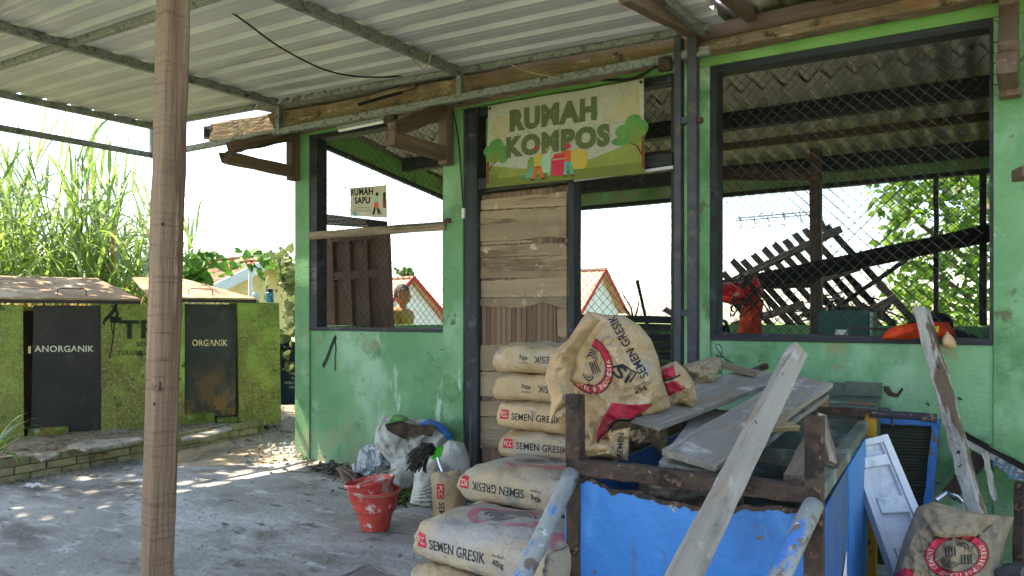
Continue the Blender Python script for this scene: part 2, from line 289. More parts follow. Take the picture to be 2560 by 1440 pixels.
def beam(name, p0, p1, w, h, mat, parent=None, up=UP, seg=None, jit=.003, ch=.08, end0=0., end1=0., bow=0., wear=0.):
    """timber or bar from p0 to p1, w across and h along 'up'; grain along its own x"""
    p0, p1 = V(p0), V(p1); L = (p1 - p0).length; seg = seg or max(1, min(14, int(L / .16))); c = ch * min(w, h)
    ring = [(-w / 2 + c, -h / 2), (w / 2 - c, -h / 2), (w / 2, -h / 2 + c), (w / 2, h / 2 - c), (w / 2 - c, h / 2), (-w / 2 + c, h / 2), (-w / 2, h / 2 - c), (-w / 2, -h / 2 + c)]
    vs = []; fs = []; sd = R.random() * 99
    for i in range(seg + 1):
        t = i / seg; b = bow * 4 * t * (1 - t)
        for k, (y, z) in enumerate(ring):
            x = t * L
            if i == 0: x += end0 * R.random()
            if i == seg: x -= end1 * R.random()
            g = 1 - wear * max(0, nz((t * L * 3, k * .7, sd), 1.6))
            vs.append((x, y * g + R.uniform(-jit, jit), z * g + b + R.uniform(-jit, jit)))
    for i in range(seg):
        fs += [(i * 8 + k, i * 8 + (k + 1) % 8, (i + 1) * 8 + (k + 1) % 8, (i + 1) * 8 + k) for k in range(8)]
    fs += [tuple(range(7, -1, -1)), tuple(seg * 8 + k for k in range(8))]
    me = bpy.data.meshes.new(name); me.from_pydata(vs, [], fs); me.update()
    return link(name, me, mat, parent, frame_of(p0, p1, up))
def ring_frame(name, outer, inner, y0, y1, mat, parent):
    """a closed frame in a facade plane: four outer and four inner corners (x, z)"""
    m = MB(); vs = [(x, y, z) for y in (y0, y1) for (x, z) in list(outer) + list(inner)]; fs = []
    for i in range(4):
        j = (i + 1) % 4
        fs += [(i, j, 4 + j, 4 + i), (8 + j, 8 + i, 12 + i, 12 + j), (j, i, 8 + i, 8 + j), (4 + i, 4 + j, 12 + j, 12 + i)]
    return m.add(vs, fs).build(name, mat, parent, fix=True)
def wire_mesh(name, x0, x1, y, zlo, zhi, parent, cell=.062, r=.0021, sag=.008):
    """chain link: two families of crossing wires clipped to the opening; zhi may be a function of x"""
    m = MB(); zt = zhi if callable(zhi) else (lambda x: zhi); top = max(zt(x0), zt(x1)); H = top - zlo; W = x1 - x0
    n = int((W + H) / cell) + 1
    for sgn in (1, -1):
        for i in range(n + 1):
            pts = []; k0 = i * cell; steps = max(3, int(H / .12))
            for s in range(steps + 1):
                z = zlo + H * s / steps
                x = (x0 + k0 - (z - zlo)) if sgn > 0 else (x1 - k0 + (z - zlo))
                if x0 <= x <= x1 and z <= zt(x):
                    wv = sag * nz((x * 2.3, z * 2.3, 3.1 * y), 1.)
                    pts.append(V((x + wv, y + sgn * .002 + .8 * wv, z + wv)))
            if len(pts) > 1: m.tube(pts, r, 3, False)
    o = m.build(name, 'wire', parent); o['kind'] = 'stuff'; return o
def ragged(pts_top, pts_bot, n=26, amp=.004, sd=0.):
    """polygon between an upper and a lower polyline of world points, with torn edges"""
    def along(P, t):
        k = t * (len(P) - 1); i = min(int(k), len(P) - 2); return P[i].lerp(P[i + 1], k - i)
    a = [along(pts_top, i / n) + UP * (amp * nz((i * .9, sd, 0), 1.) + amp * .6 * nz((i * 2.7, sd, 5), 1.)) for i in range(n + 1)]
    b = [along(pts_bot, i / n) + UP * (amp * nz((i * .9, sd, 9), 1.) + amp * .6 * nz((i * 2.7, sd, 15), 1.)) for i in range(n + 1)]
    return a, b
def sheet(name, a, b, thick, mat, parent, dirn=V((0, 1, 0)), warp=0.):
    n = len(a); m = MB(); d = dirn * thick; sd = R.random() * 50
    w = [dirn * (warp * nz((i * .33, sd, 0), 1.)) for i in range(n)]
    vs = []
    for i in range(n): vs += [a[i] + w[i], b[i] + w[i], a[i] + w[i] + d, b[i] + w[i] + d]
    fs = []
    for i in range(n - 1):
        p, q = 4 * i, 4 * i + 4
        fs += [(p, p + 1, q + 1, q), (p + 2, q + 2, q + 3, p + 3), (p, q, q + 2, p + 2), (p + 1, p + 3, q + 3, q + 1)]
    fs += [(0, 2, 3, 1), (4 * n - 4, 4 * n - 3, 4 * n - 1, 4 * n - 2)]
    m.add(vs, fs); o = m.build(name, mat, parent); return o
# ------------------------------------------------------------------ lettering (outlines of the built-in typeface, laid on surfaces)
_T = {}
def glyphs(s, bold):
    k = (s, bold)
    if k not in _T:
        cu = bpy.data.curves.new('t', 'FONT'); cu.body = s; cu.size = 1; cu.offset = bold; cu.resolution_u = 3; cu.space_character = 1 + bold * 2.2
        o = bpy.data.objects.new('t', cu); COL.objects.link(o); dg = bpy.context.evaluated_depsgraph_get()
        me = bpy.data.meshes.new_from_object(o.evaluated_get(dg)); bpy.data.objects.remove(o); bpy.data.curves.remove(cu)
        bm = bmesh.new(); bm.from_mesh(me); bpy.data.meshes.remove(me); bmesh.ops.triangulate(bm, faces=bm.faces)
        _T[k] = ([v.co.copy() for v in bm.verts], [[v.index for v in f.verts] for f in bm.faces]); bm.free()
        vs = _T[k][0]; a = min(v.x for v in vs); b = max(v.x for v in vs); c = min(v.y for v in vs); d = max(v.y for v in vs)
        _T[k] = ([((v.x - a) / (b - a), (v.y - c) / (d - c)) for v in vs], _T[k][1])
    return _T[k]
WORDS = [('SEMEN GRESIK', .012), ('SEMEN', .012), ('PCC', .0), ('40kg', .01), ('Berat Bersih', 0.), ('RUMAH', .065), ('KOMPOS', .065), ('RUMAH', .04), ('SAPU', .04),
         ('ANORGANIK', .02), ('ORGANIK', .02), ('TPS', .025), ('SDN', .01), ('TULUNGR', .01), ('HIJAU', .03), ('ADIWIYATA', .02), ('TARI', .02), ('KA', .02), ('NGKUN', .02), ('KOTA', .02),
         ('"Bersih itu indah,', 0.), ('bersih itu anugerah"', 0.), ('SG', .02), ('SI', .02)] + [(ch, .01) for ch in set('SEMENGRESIKINDONESIAPORTLANDCEMENT·')]
for w_, b_ in WORDS: glyphs(w_, b_)
def print_on(name, shapes, fn, mat, parent):
    """shapes: list of (verts2d, faces) in the surface's (u, v); fn(u, v) gives the point just above the surface"""
    m = MB()
    for vs, fs in shapes: m.add([fn(u, v) for u, v in vs], fs)
    return m.build(name, mat, parent)
def txt(s, bold, box, rot=0.):
    """text filling a box (u0, v0, u1, v1), turned by rot about its centre"""
    vs, fs = glyphs(s, bold); a, b, c, d = box; cx, cy = (a + c) / 2, (b + d) / 2; out = []
    for u, v in vs:
        x, y = (u - .5) * (c - a), (v - .5) * (d - b); out.append((cx + x * cos(rot) - y * sin(rot), cy + x * sin(rot) + y * cos(rot)))
    return out, fs
def rect(a, b, c, d, nx=1, ny=1):
    return [(lerp(a, c, i / nx), lerp(b, d, j / ny)) for j in range(ny + 1) for i in range(nx + 1)], [(j * (nx + 1) + i, j * (nx + 1) + i + 1, (j + 1) * (nx + 1) + i + 1, (j + 1) * (nx + 1) + i) for j in range(ny) for i in range(nx)]
def ell(cx, cy, rx, ry, n=22):
    return [(cx, cy)] + [(cx + rx * cos(2 * pi * i / n), cy + ry * sin(2 * pi * i / n)) for i in range(n)], [(0, 1 + i, 1 + (i + 1) % n) for i in range(n)]
def arc(cx, cy, r0, r1, a0, a1, n=30, sy=1.):
    vs = []
    for i in range(n + 1):
        a = lerp(a0, a1, i / n); vs += [(cx + r0 * cos(a), cy + sy * r0 * sin(a)), (cx + r1 * cos(a), cy + sy * r1 * sin(a))]
    return vs, [(2 * i, 2 * i + 1, 2 * i + 3, 2 * i + 2) for i in range(n)]
def poly2(pts):
    bm = bmesh.new(); f = bm.faces.new([bm.verts.new((x, y, 0)) for x, y in pts]); bmesh.ops.triangulate(bm, faces=[f]); bm.verts.index_update()
    r = ([(v.co.x, v.co.y) for v in bm.verts], [[v.index for v in q.verts] for q in bm.faces]); bm.free(); return r
def stroke2(pts, w):
    vs = []; k = len(pts)
    for i, (x, y) in enumerate(pts):
        x0, y0 = pts[max(i - 1, 0)]; x1, y1 = pts[min(i + 1, k - 1)]; dx, dy = x1 - x0, y1 - y0; l = sqrt(dx * dx + dy * dy) or 1
        vs += [(x - dy / l * w / 2, y + dx / l * w / 2), (x + dy / l * w / 2, y - dx / l * w / 2)]
    return vs, [(2 * i, 2 * i + 1, 2 * i + 3, 2 * i + 2) for i in range(k - 1)]
def arc_text(s, cx, cy, r, a0, a1, size, inward=False):
    out = []; n = len(s)
    for i, chh in enumerate(s):
        if chh == ' ': continue
        a = lerp(a0, a1, i / (n - 1)); x, y = cx + r * cos(a), cy + r * sin(a); rot = a - pi / 2 if not inward else a + pi / 2
        out.append(txt(chh, .01, (x - size * (.16 if chh == 'I' else .36), y - size / 2, x + size * (.16 if chh == 'I' else .36), y + size / 2), rot))
    return out
def warp2(shape, f): return [f(u, v) for u, v in shape[0]], shape[1]
def finer(shape, d):
    """subdivide a flat print so that it follows creases"""
    bm = bmesh.new(); vs = [bm.verts.new((u, v, 0)) for u, v in shape[0]]
    for f in shape[1]:
        try: bm.faces.new([vs[i] for i in f])
        except ValueError: pass
    bmesh.ops.triangulate(bm, faces=bm.faces)
    for _ in range(4):
        e = [x for x in bm.edges if x.calc_length() > d]
        if not e: break
        bmesh.ops.subdivide_edges(bm, edges=e, cuts=1); bmesh.ops.triangulate(bm, faces=[f for f in bm.faces if len(f.verts) > 3])
    bm.verts.index_update(); r = ([(v.co.x, v.co.y) for v in bm.verts], [[v.index for v in q.verts] for q in bm.faces]); bm.free(); return r
def plane_fn(p00, p10, p11, p01, off):
    return lambda u, v: p00.lerp(p10, u).lerp(p01.lerp(p11, u), v) + off
# ================================================================== THE SETTING: ground, yard, raised bed
def axis(dense_a, dense_b, step, far):
    a = [dense_a + i * step for i in range(int((dense_b - dense_a) / step) + 1)]
    lo = []; d = step; x = dense_a
    while x > -far: d *= 1.5; x -= d; lo.append(x)
    hi = []; d = step; x = a[-1]
    while x < far: d *= 1.5; x += d; hi.append(x)
    return lo[::-1] + a + hi
gx, gy = axis(-12, 4, .8, 500), axis(-8, 8, .8, 500)
def terrain(x, y):
    d = max(0, y - 4.5) + max(0, -x - 14) * .6 + max(0, x - 10) * .5 + max(0, -y - 14) * .1
    return -.03 - 4.5 * (1 - math.exp(-d / 9)) + .15 * nz((x, y, 0), .25) * min(1, d / 4)
m = MB(); m.add([(x, y, terrain(x, y)) for y in gy for x in gx], [(j * len(gx) + i, j * len(gx) + i + 1, (j + 1) * len(gx) + i + 1, (j + 1) * len(gx) + i) for j in range(len(gy) - 1) for i in range(len(gx) - 1)])
tag(m.build('ground', 'grassland', origin=(0, 0, 0), smooth=True), 'sloping grassy land falling away behind the shed', 'ground', kind='structure')
def yard(u, v):
    x, y = lerp(-8.0, 3.2, u), lerp(-6.5, 2.62, v)
    return V((x, y, .010 * nz((x, y, 0), 1.1) + .006 * nz((x, y, 4), 4.) + .004 * nz((x, y, 7), 11.) + .01))
tag(MB().grid(yard, 170, 140).build('concrete_yard', 'concrete', origin=(0, 0, 0), smooth=True), 'rough grey concrete yard under the metal canopy', 'yard', kind='structure')
K0, K1 = gr(0, 1212), gr(640, 1096); kd = (K1 - K0).normalized(); kn = V((-kd.y, kd.x, 0)); KL = (K1 - K0).length
def bed(u, v):
    s, d = lerp(-2.2, KL + 2.6, u), 6.5 * v ** 1.6; p = K0 + kd * s + kn * (d + .07)
    t = max(0, min(1, (s - KL + .25) / .5)); up = lerp(1, min(1, d / .9), t); up *= 1 - .5 * max(0, min(1, (s - KL - 1.0) / 1.5))
    return V((p.x, p.y, (.17 + .015 * nz(p, 3.) + .012 * nz(p, 9.)) * up - .012 * t))
tag(MB().grid(bed, 110, 60).build('planting_bed', 'dirt', origin=(0, 0, 0), smooth=True), 'raised earth bed behind the brick edging', 'ground', kind='structure')
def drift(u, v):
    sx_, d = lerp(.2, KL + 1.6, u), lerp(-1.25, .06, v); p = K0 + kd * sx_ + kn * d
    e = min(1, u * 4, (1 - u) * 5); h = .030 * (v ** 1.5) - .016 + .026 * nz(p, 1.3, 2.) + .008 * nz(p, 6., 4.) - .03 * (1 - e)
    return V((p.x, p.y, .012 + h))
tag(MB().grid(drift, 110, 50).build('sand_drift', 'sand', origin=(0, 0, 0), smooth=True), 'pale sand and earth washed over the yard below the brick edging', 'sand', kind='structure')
# brick edging: every brick a piece
kerb = thing('brick_kerb', 'low mossy brick edging along the raised bed below the rubbish bins', 'kerb', K0)
MB().prism([K0 - kd * 2 + UP * .0, K1 + kd * .1, K1 + kd * .1 + kn * .07, K0 - kd * 2 + kn * .07], UP * .165).build('core', 'moss_low', kerb)
bl, bh = .235, .062
bm_ = MB(); c_ = .006
bm_.add([(x, y, z) for z in (0, bh - .008) for (x, y) in ((0, 0), (bl - .010, 0), (bl - .010, .06), (0, .06))] , [(0, 3, 2, 1), (4, 5, 6, 7), (0, 1, 5, 4), (1, 2, 6, 5), (2, 3, 7, 6), (3, 0, 4, 7)])
bme = bpy.data.meshes.new('brick'); bme.from_pydata(bm_.v, [], bm_.f); bme.materials.append(MATS['brick_mossy'])
for row in range(3):
    s = -1.9 + (row % 2) * bl / 2
    while s < KL - .02 * row - .05:
        rim = row == 2
        if not (rim and R.random() < .12):
            p = K0 + kd * s - kn * (.012 + R.uniform(0, .012)) + UP * (row * bh + R.uniform(-.002, .003))
            ang = atan2(kd.y, kd.x) + R.uniform(-.012, .012)
            link('brick', bme, None, kerb, Matrix.Translation(p) @ Matrix.Rotation(ang, 4, 'Z') @ Matrix.Diagonal((R.uniform(.97, 1.0), 1, 1, 1)))
        s += bl
# ================================================================== THE SHED
XL = wx(742); YB = 2.5; XR = 2.4
def zh(x): return 2.80 - .02 * (x + 5.2)                 # underside of the header drops a little to the right
def zr(x, y): return 3.03 - .012 * (x + 5.2) - .15 * max(y, 0) - .07 * max(-y, 0)
shed = thing('compost_shed', 'open green compost shed with chain link windows and corrugated roof', 'shed', (wx(1430), 1.2, 0))
def wallbox(name, x0, x1, y0, y1, z0, z1a, z1b=None, mat='green_paint'):
    z1b = z1a if z1b is None else z1b; nx = max(2, int(abs(x1 - x0) / .12)); m = MB(); vs = []
    return MB().add([(x0, y0, z0), (x1, y0, z0), (x1, y1, z0), (x0, y1, z0), (x0, y0, z1a), (x1, y0, z1b), (x1, y1, z1b), (x0, y1, z1a)],
                    [(0, 3, 2, 1), (4, 5, 6, 7), (0, 1, 5, 4), (1, 2, 6, 5), (2, 3, 7, 6), (3, 0, 4, 7)]).build(name, mat, shed)
cols = [(wx(742), wx(777)), (wx(1112), wx(1161)), (wx(1692), wx(1777)), (wx(2484), XR)]
for i, (a, b) in enumerate(cols):
    wallbox('column' if i < 3 else 'wall', a, b, -.02 if i < 3 else -.012, .15, 0, zh(a) + .005, zh(b) + .005, 'green_paint')
wallbox('wall', wx(777) + .002, wx(1112) - .002, 0, .13, 0, 1.125, mat='green_paint_low')
wallbox('wall', wx(1777) + .002, wx(2484) - .002, 0, .13, 0, 1.105, mat='green_paint_low')
MB().add([(XL, y, zh(XL) + dz) for dz in (.006, .17) for y in (-.024, .15)] + [(XR, y, zh(XR) + dz) for dz in (.006, .17) for y in (-.024, .15)],
         [(0, 1, 3, 2), (4, 6, 7, 5), (0, 2, 6, 4), (1, 5, 7, 3), (0, 4, 5, 1), (2, 3, 7, 6)]).build('header_beam', 'green_beam', shed, fix=True)
# back and side walls
wallbox('wall', XL, XR, YB, YB + .12, 0, 1.17, mat='green_paint')
zb = 2.39
MB().add([(XL, YB - .01, zb), (XR, YB - .01, zb), (XR, YB + .13, zb), (XL, YB + .13, zb)] + [(x, y, zr(x, YB) - .1) for (x, y) in ((XL, YB - .01), (XR, YB - .01), (XR, YB + .13), (XL, YB + .13))],
         [(0, 3, 2, 1), (4, 5, 6, 7), (0, 1, 5, 4), (1, 2, 6, 5), (2, 3, 7, 6), (3, 0, 4, 7)]).build('back_beam', 'green_paint', shed)
wallbox('wall', XL, XL + .12, .152, YB - .002, 0, 1.16, mat='green_paint')
sb = MB()                                                    # the sloping beam on the left end wall
for (y, zt) in ((.152, zr(XL, .15) - .05), (YB - .012, zr(XL, YB) - .05)):
    for (x, z) in ((XL, zt - .16), (XL + .12, zt - .16), (XL + .12, zt), (XL, zt)): sb.v.append(V((x, y, z)))
sb.f = [(0, 1, 2, 3), (7, 6, 5, 4), (0, 4, 5, 1), (1, 5, 6, 2), (2, 6, 7, 3), (3, 7, 4, 0)]
sb.build('side_beam', 'green_beam', shed)
beam('side_batten', V((XL + .1, .16, zr(XL, .15) - .235)), V((XL + .1, YB - .02, zr(XL, YB) - .235)), .05, .035, 'black_wood', shed)
wallbox('column', XL, XL + .12, YB + .002, YB + .121, 1.175, zb - .004)
wallbox('column', wx(2484, YB), XR, YB + .003, YB + .122, 1.174, zb - .003)
wallbox('wall', XR - .12, XR, .152, YB - .003, 0, zr(XR, 1) - .15)
# timber frames of the openings
wlx0, wlx1 = wx(777), wx(1112)
f1 = ring_frame('window', [(wlx0 + .003, 1.128), (wlx1 - .003, 1.128), (wlx1 - .003, zh(wlx1) + .004), (wlx0 + .003, zh(wlx0) + .004)],
           [(wx(795), 1.155), (wx(1109), 1.155), (wx(1109), zh(wlx1) - .03), (wx(795), zh(wlx0) - .035)], -.012, .1, 'black_wood', shed)
wire_mesh('chain_link', wx(800), wx(1110), .055, 1.15, zh(-4.3) - .03, f1)
beam('green_jamb', V((wx(801, .12), .125, 1.16)), V((wx(801, .12), .125, zh(-5) - .04)), .04, .04, 'green_beam', shed, up=V((0, 1, 0)))
wrx0, wrx1 = wx(1777), wx(2484)
f2 = ring_frame('window', [(wrx0 + .003, 1.108), (wrx1 - .003, 1.108), (wrx1 - .003, zh(wrx1) + .004), (wrx0 + .003, zh(wrx0) + .004)],
           [(wx(1793), 1.15), (wx(2474), 1.14), (wx(2474), zh(wrx1) - .035), (wx(1793), zh(wrx0) - .035)], -.014, .1, 'black_wood', shed)
wire_mesh('chain_link', wx(1790), wx(2476), .05, 1.145, zh(-1) - .03, f2)
# the doorway: posts, head, mullion, transom with wire
dx0, dx1 = wx(1161), wx(1692)
def zdoor(x): return 2.165 + .0 * x
door_frame = beam('door_frame', V((wx(1178), .05, .005)), V((wx(1178), .05, zh(dx0) - .0)), wx(1197) - wx(1161) - .006, .12, 'black_wood', shed, up=V((0, 1, 0)))
beam('door_frame', V((wx(1426), .055, .005)), V((wx(1426), .055, 2.16)), .048, .1, 'black_wood', shed, up=V((0, 1, 0)))
beam('door_frame', V((wx(1686), .055, .005)), V((wx(1686), .055, zh(dx1))), .05, .1, 'black_wood', shed, up=V((0, 1, 0)))
tr = beam('transom_bar', V((wx(1197), .045, 2.205)), V((wx(1682), .045, 2.215)), .11, .085, 'black_wood', shed)
beam('transom_bar', V((wx(1197), .05, zh(-3) - .028)), V((wx(1682), .05, zh(-2) - .026)), .09, .05, 'black_wood', shed)
beam('green_jamb', V((wx(1201), .10, 2.25)), V((wx(1201), .10, zh(-3.4) - .06)), .03, .03, 'green_beam', shed, up=V((0, 1, 0)))
wire_mesh('chain_link', wx(1199), wx(1684), .06, 2.25, zh(-2.5) - .05, tr)
beam('white_lath', V((wx(1436), .0, 2.155)), V((wx(1684), .0, 2.163)), .02, .018, 'white_paint', shed)
# back opening: frame bars and wire
bb = beam('window', V((XL + .13, YB + .03, zb - .02)), V((wx(2484, YB), YB + .03, zb - .02)), .06, .035, 'black_wood', shed)
wire_mesh('chain_link', XL + .13, wx(2480, YB), YB + .05, 1.18, zb - .03, bb, cell=.092, r=.003)
for px, w in ((2340, .035), (2457, .05)):
    beam('window_bar', V((wx(px, YB), YB + .02, 1.175)), V((wx(px, YB), YB + .02, zb - .04)), w, .04, 'black_wood', shed, up=V((0, 1, 0)))
beam('inner_post', V((wx(2043, 1.9), 1.9, .0)), V((wx(2040, 1.9), 1.9, zr(-1.5, 1.9) - .13)), .085, .07, 'dark_brown_wood', shed, up=V((0, 1, 0)))
beam('inner_rail', wl(1792, 438, 1.95), wl(2036, 436, 1.95), .05, .1, 'dark_brown_wood', shed)
beam('inner_rail', wl(1792, 712, 1.95), wl(2036, 706, 1.95), .05, .085, 'dark_brown_wood', shed)
# purlins and corrugated sheets
for (y, w, h) in ((.15, .07, .1), (1.25, .09, .13), (1.85, .05, .06), (2.42, .08, .12)):
    beam('purlin', V((XL - .15, y, zr(XL, y) - .02 - h / 2)), V((XR, y, zr(XR, y) - .02 - h / 2)), w, h, 'black_wood' if h > .07 else 'dark_brown_wood', shed)
def corr(name, x0, x1, ya, yb, lift, amp=.034, period=.15):
    nx = int((x1 - x0) / period * 8)
    def f(u, v):
        x, y = lerp(x0, x1, u), lerp(ya, yb, v)
        return V((x, y, zr(x, y) + lift + amp * cos(2 * pi * x / period) + .002 * nz((x, y, 0), 2.)))
    return MB().grid(f, nx, 3).build(name, 'asbestos', shed, smooth=True)
sw = .87
x = XL - .2
i = 0
while x < XR:
    corr('roof_sheet', x, min(x + sw + .05, XR + .1), -.35 if x < -1.75 else -1.15, .0, .028 + .004 * (i % 2))
    corr('roof_sheet', x, min(x + sw + .05, XR + .1), -.12, 1.45, .03 + .004 * (i % 2))
    corr('roof_sheet', x, min(x + sw + .05, XR + .1), .93, 2.75, .005 + .004 * (i % 2))
    x += sw; i += 1
# the old eave beams along the top of the front wall
ob = beam('eave_beam', wl(528, 337, -.13), wl(1740, 108, -.13), .15, .17, 'old_beam', shed, seg=26, jit=.006, end0=.12, bow=-.03, wear=.12)
beam('broken_end', wl(516, 333, -.15), wl(560, 330, -.15), .1, .12, 'char_wood', shed, end0=.06, wear=.4, jit=.012)
beam('splinter', wl(895, 262, -.22), wl(1003, 231, -.215), .012, .016, 'char_wood', shed, end0=.02, jit=.004)
beam('splinter', wl(925, 245, -.21), wl(1040, 215, -.21), .03, .03, 'grey_wood', shed, end0=.02, jit=.008)
beam('eave_beam', wl(1748, 118, -.10), V((XR, -.10, wl(1748, 118, -.10).z - .04)), .12, .10, 'old_beam', shed, seg=16, jit=.004)
beam('eave_plank', wl(1760, 84, -.16), V((XR, -.16, wl(1760, 84, -.16).z - .05)), .05, .085, 'bracket_wood', shed, seg=14)
beam('eave_rafter', wl(1778, 112, -.04) + V((0, -.12, .03)), xpl(1560, -20, wl(1778, 112, 0).x), .055, .1, 'bracket_wood', shed)
for px in (1905, 2120, 2330, 2520):
    xx = wx(px); beam('eave_rafter', V((xx, -.2, zr(xx, -.2) - .06)), V((xx, -1.1, zr(xx, -1.1) - .06)), .05, .07, 'bracket_wood', shed)
def bracket(x, zc, out, ragged_end=0.):
    beam('bracket_post', V((x, -.065, zc - .075)), V((x, -.065, 2.83)), .085, .085, 'bracket_wood', shed, up=V((0, 1, 0)))
    beam('bracket_arm', V((x, -.11, zc)), V((x, -out, zc + .01)), .085, .095, 'bracket_wood', shed, end1=ragged_end, wear=.15 if ragged_end else 0)
    beam('bracket_strut', V((x + .002, -out + .02, zc + .07)), V((x + .002, -.09, zc + .315)), .08, .095, 'bracket_wood', shed, end0=ragged_end * 1.6, wear=.3 if ragged_end else 0, jit=.01 if ragged_end else .003)
bracket(wx(742) + .03, 2.50, .78, .09)
bracket(wx(1124) + .02, 2.44, .66, .01)
bracket(wx(2524), 2.37, .36, .0)
for k in range(5):
    beam('nail', wl(2500, 108 + 26 * k, -.1), wl(2478, 104 + 27 * k, -.12), .004, .004, 'rust', shed, seg=1, jit=0)
beam('eave_stub', wl(2548, 440, -.25), wl(2575, 425, -.4), .06, .05, 'bracket_wood', shed)
# the boarded door leaf in the left half of the doorway
leaf = MB().box((wx(1199), .062, .04), (wx(1416), .072, 2.14)).build('door', 'door_strip', shed)
n = 17
for k in range(n):
    a, b = lerp(wx(1196), wx(1417), k / n), lerp(wx(1196), wx(1417), (k + 1) / n)
    MB().box((a + .002, .045 - R.uniform(0, .008), .06), (b - .002, .058, 2.13)).build('vertical_board', 'door_strip', leaf)
BO = [ # left x, right x, left top, left bottom, right top, right bottom (photo pixels)
 (1192, 1416, 501, 525, 478, 514), (1177, 1416, 531, 605, 516, 597), (1192, 1330, 606, 613, 600, 606), (1180, 1416, 617, 643, 606, 637),
 (1189, 1417, 645, 680, 638, 674), (1192, 1417, 681, 696, 675, 694), (1192, 1417, 704, 744, 690, 741), (1192, 1417, 746, 766, 742, 774),
 (1199, 1416, 864, 876, 858, 872), (1190, 1416, 872, 926, 870, 930), (1192, 1416, 930, 990, 932, 992), (1194, 1416, 1004, 1040, 1000, 1042), (1194, 1416, 1043, 1120, 1046, 1125)]
for k, (xa, xb, a, b, c, d) in enumerate(BO):
    yy = .03 - .004 * (k % 2)
    top = [wl(lerp(xa, xb, t), lerp(a, c, t), yy) for t in (0, .25, .5, .75, 1)]; bot = [wl(lerp(xa, xb, t), lerp(b, d, t), yy) for t in (0, .25, .5, .75, 1)]
    if k == 1: bot[3] += UP * .02; bot[4] += UP * .006
    if k == 7: bot[2] += UP * .0; bot[3] += UP * .045
    ta, tb = ragged(top, bot, 30, .006, k * 3.3)
    if k in (1, 3, 4, 7, 9):                                # broken left ends
        for q in (0, 1): ta[q] += V((.02 * R.random(), 0, -.004)); tb[q] += V((.03 * R.random(), 0, .004))
    sheet('board', ta, tb, .012, 'plywood_old', leaf, warp=.006)
ta, tb = ragged([wl(1392, 775, .03), wl(1417, 768, .03)], [wl(1394, 840, .03), wl(1417, 845, .03)], 8, .02, 77.)
sheet('board', ta, tb, .01, 'plywood_old', leaf)
# weathered lath across the left window, spray mark, stains
beam('window_lath', wl(774, 590, -.03), wl(1114, 564, -.03), .03, .065, 'grey_wood', shed, seg=10, jit=.003)
beam('window_lath', wl(1112, 553, -.035), wl(1124, 551, -.035), .02, .03, 'rust', shed, seg=1)
tv = lambda u, v: wl(lerp(800, 860, u), lerp(950, 840, v), -.003)
print_on('spray_mark', [stroke2([(.12, .3), (.3, .5), (.5, .8), (.62, .95), (.68, .98)], .11), stroke2([(.62, .97), (.66, .7), (.62, .5), (.63, .2)], .05)], tv, 'spray', shed)
# flaked plaster spots on the wall to the right
for (pts) in ([(2208, 965), (2222, 966), (2230, 980), (2242, 984), (2256, 968), (2258, 975), (2244, 994), (2232, 992), (2222, 990), (2210, 978)], [(2392, 992), (2402, 994), (2407, 1000), (2398, 1001)], [(2190, 1003), (2203, 1006), (2196, 1010)]):
    m = MB(); m.prism([wl(x, y, -.0035) for x, y in pts], (0, .003, 0)); m.build('plaster_flake', 'debris_dark', shed)
# ================================================================== THE METAL CANOPY
def zc(x): return 2.965 - .045 * (x + 3.5)
can = thing('metal_canopy', 'corrugated metal canopy on a light steel truss in front of the shed', 'canopy', (-4.3, -2.2, 0))
CX = [-7.1, -5.19, -3.27, -1.55]; CY0, CY1 = -4.15, -.3
prof = [(0, 0), (.085, 0), (.09, .002), (.105, .002), (.11, 0), (.13, .0), (.148, .03), (.187, .03), (.205, 0)]
yy = CY1 + .03; k = 0
while yy > CY0:
    pr = [(yy - j * .205 - a, b) for j in range(4) for (a, b) in prof[:-1]] + [(yy - 4 * .205 - .03, 0.)]
    NX = 8; m = MB(); n = len(pr)
    m.add([(x, y, zc(x) + .004 + z + .003 * (k % 2) + .002 * nz((x, y, 1), 1.5)) for x in [lerp(-7.18, -1.42, i / NX) for i in range(NX + 1)] for (y, z) in pr],
          [(i * n + j, (i + 1) * n + j, (i + 1) * n + j + 1, i * n + j + 1) for i in range(NX) for j in range(n - 1)])
    m.build('roof_sheet', 'canopy_metal', can); yy -= 4 * .205; k += 1
for x in CX:
    beam('joist', V((x, CY0, zc(x) - .03)), V((x, CY1, zc(x) - .03)), .042, .056, 'steel_grey', can, seg=1, jit=0)
for y in (CY1, -1.97, -3.7):
    beam('chord', V((-7.12, y, zc(-7.12) - .02)), V((-1.5, y, zc(-1.5) - .02)), .042, .038, 'steel_grey', can, seg=1, jit=0)
zl = lambda x: 2.815 - .016 * (x + 7.1)
beam('lower_chord', V((-7.12, CY1, zl(-7.12))), V((-1.5, CY1, zl(-1.5))), .04, .05, 'steel_grey', can, seg=1, jit=0)
beam('lower_chord', V((-7.1, CY0, 2.815)), V((-7.1, CY1 - .025, 2.815)), .04, .05, 'steel_grey', can, seg=1, jit=0)
for x in CX[:3]:
    beam('strut', V((x, CY1 - .004, zl(x))), V((x, CY1 - .004, zc(x) - .02)), .045, .045, 'steel_grey', can, seg=1, jit=0, up=V((0, 1, 0)))
for y in (-1.97, -3.7):
    beam('strut', V((-7.1, y, 2.82)), V((-7.1, y, zc(-7.1) - .02)), .042, .042, 'steel_grey', can, seg=1, jit=0, up=V((0, 1, 0)))
for (a, b) in ((1690, 1706), (1722, 1745)):
    xa, xb = wx(a, CY1), wx(b, CY1)
    beam('post', V(((xa + xb) / 2, CY1, .012)), V(((xa + xb) / 2, CY1, zc(-1.6) - .05)), xb - xa, .06, 'steel_dark', can, seg=1, jit=0, up=V((0, 1, 0)))
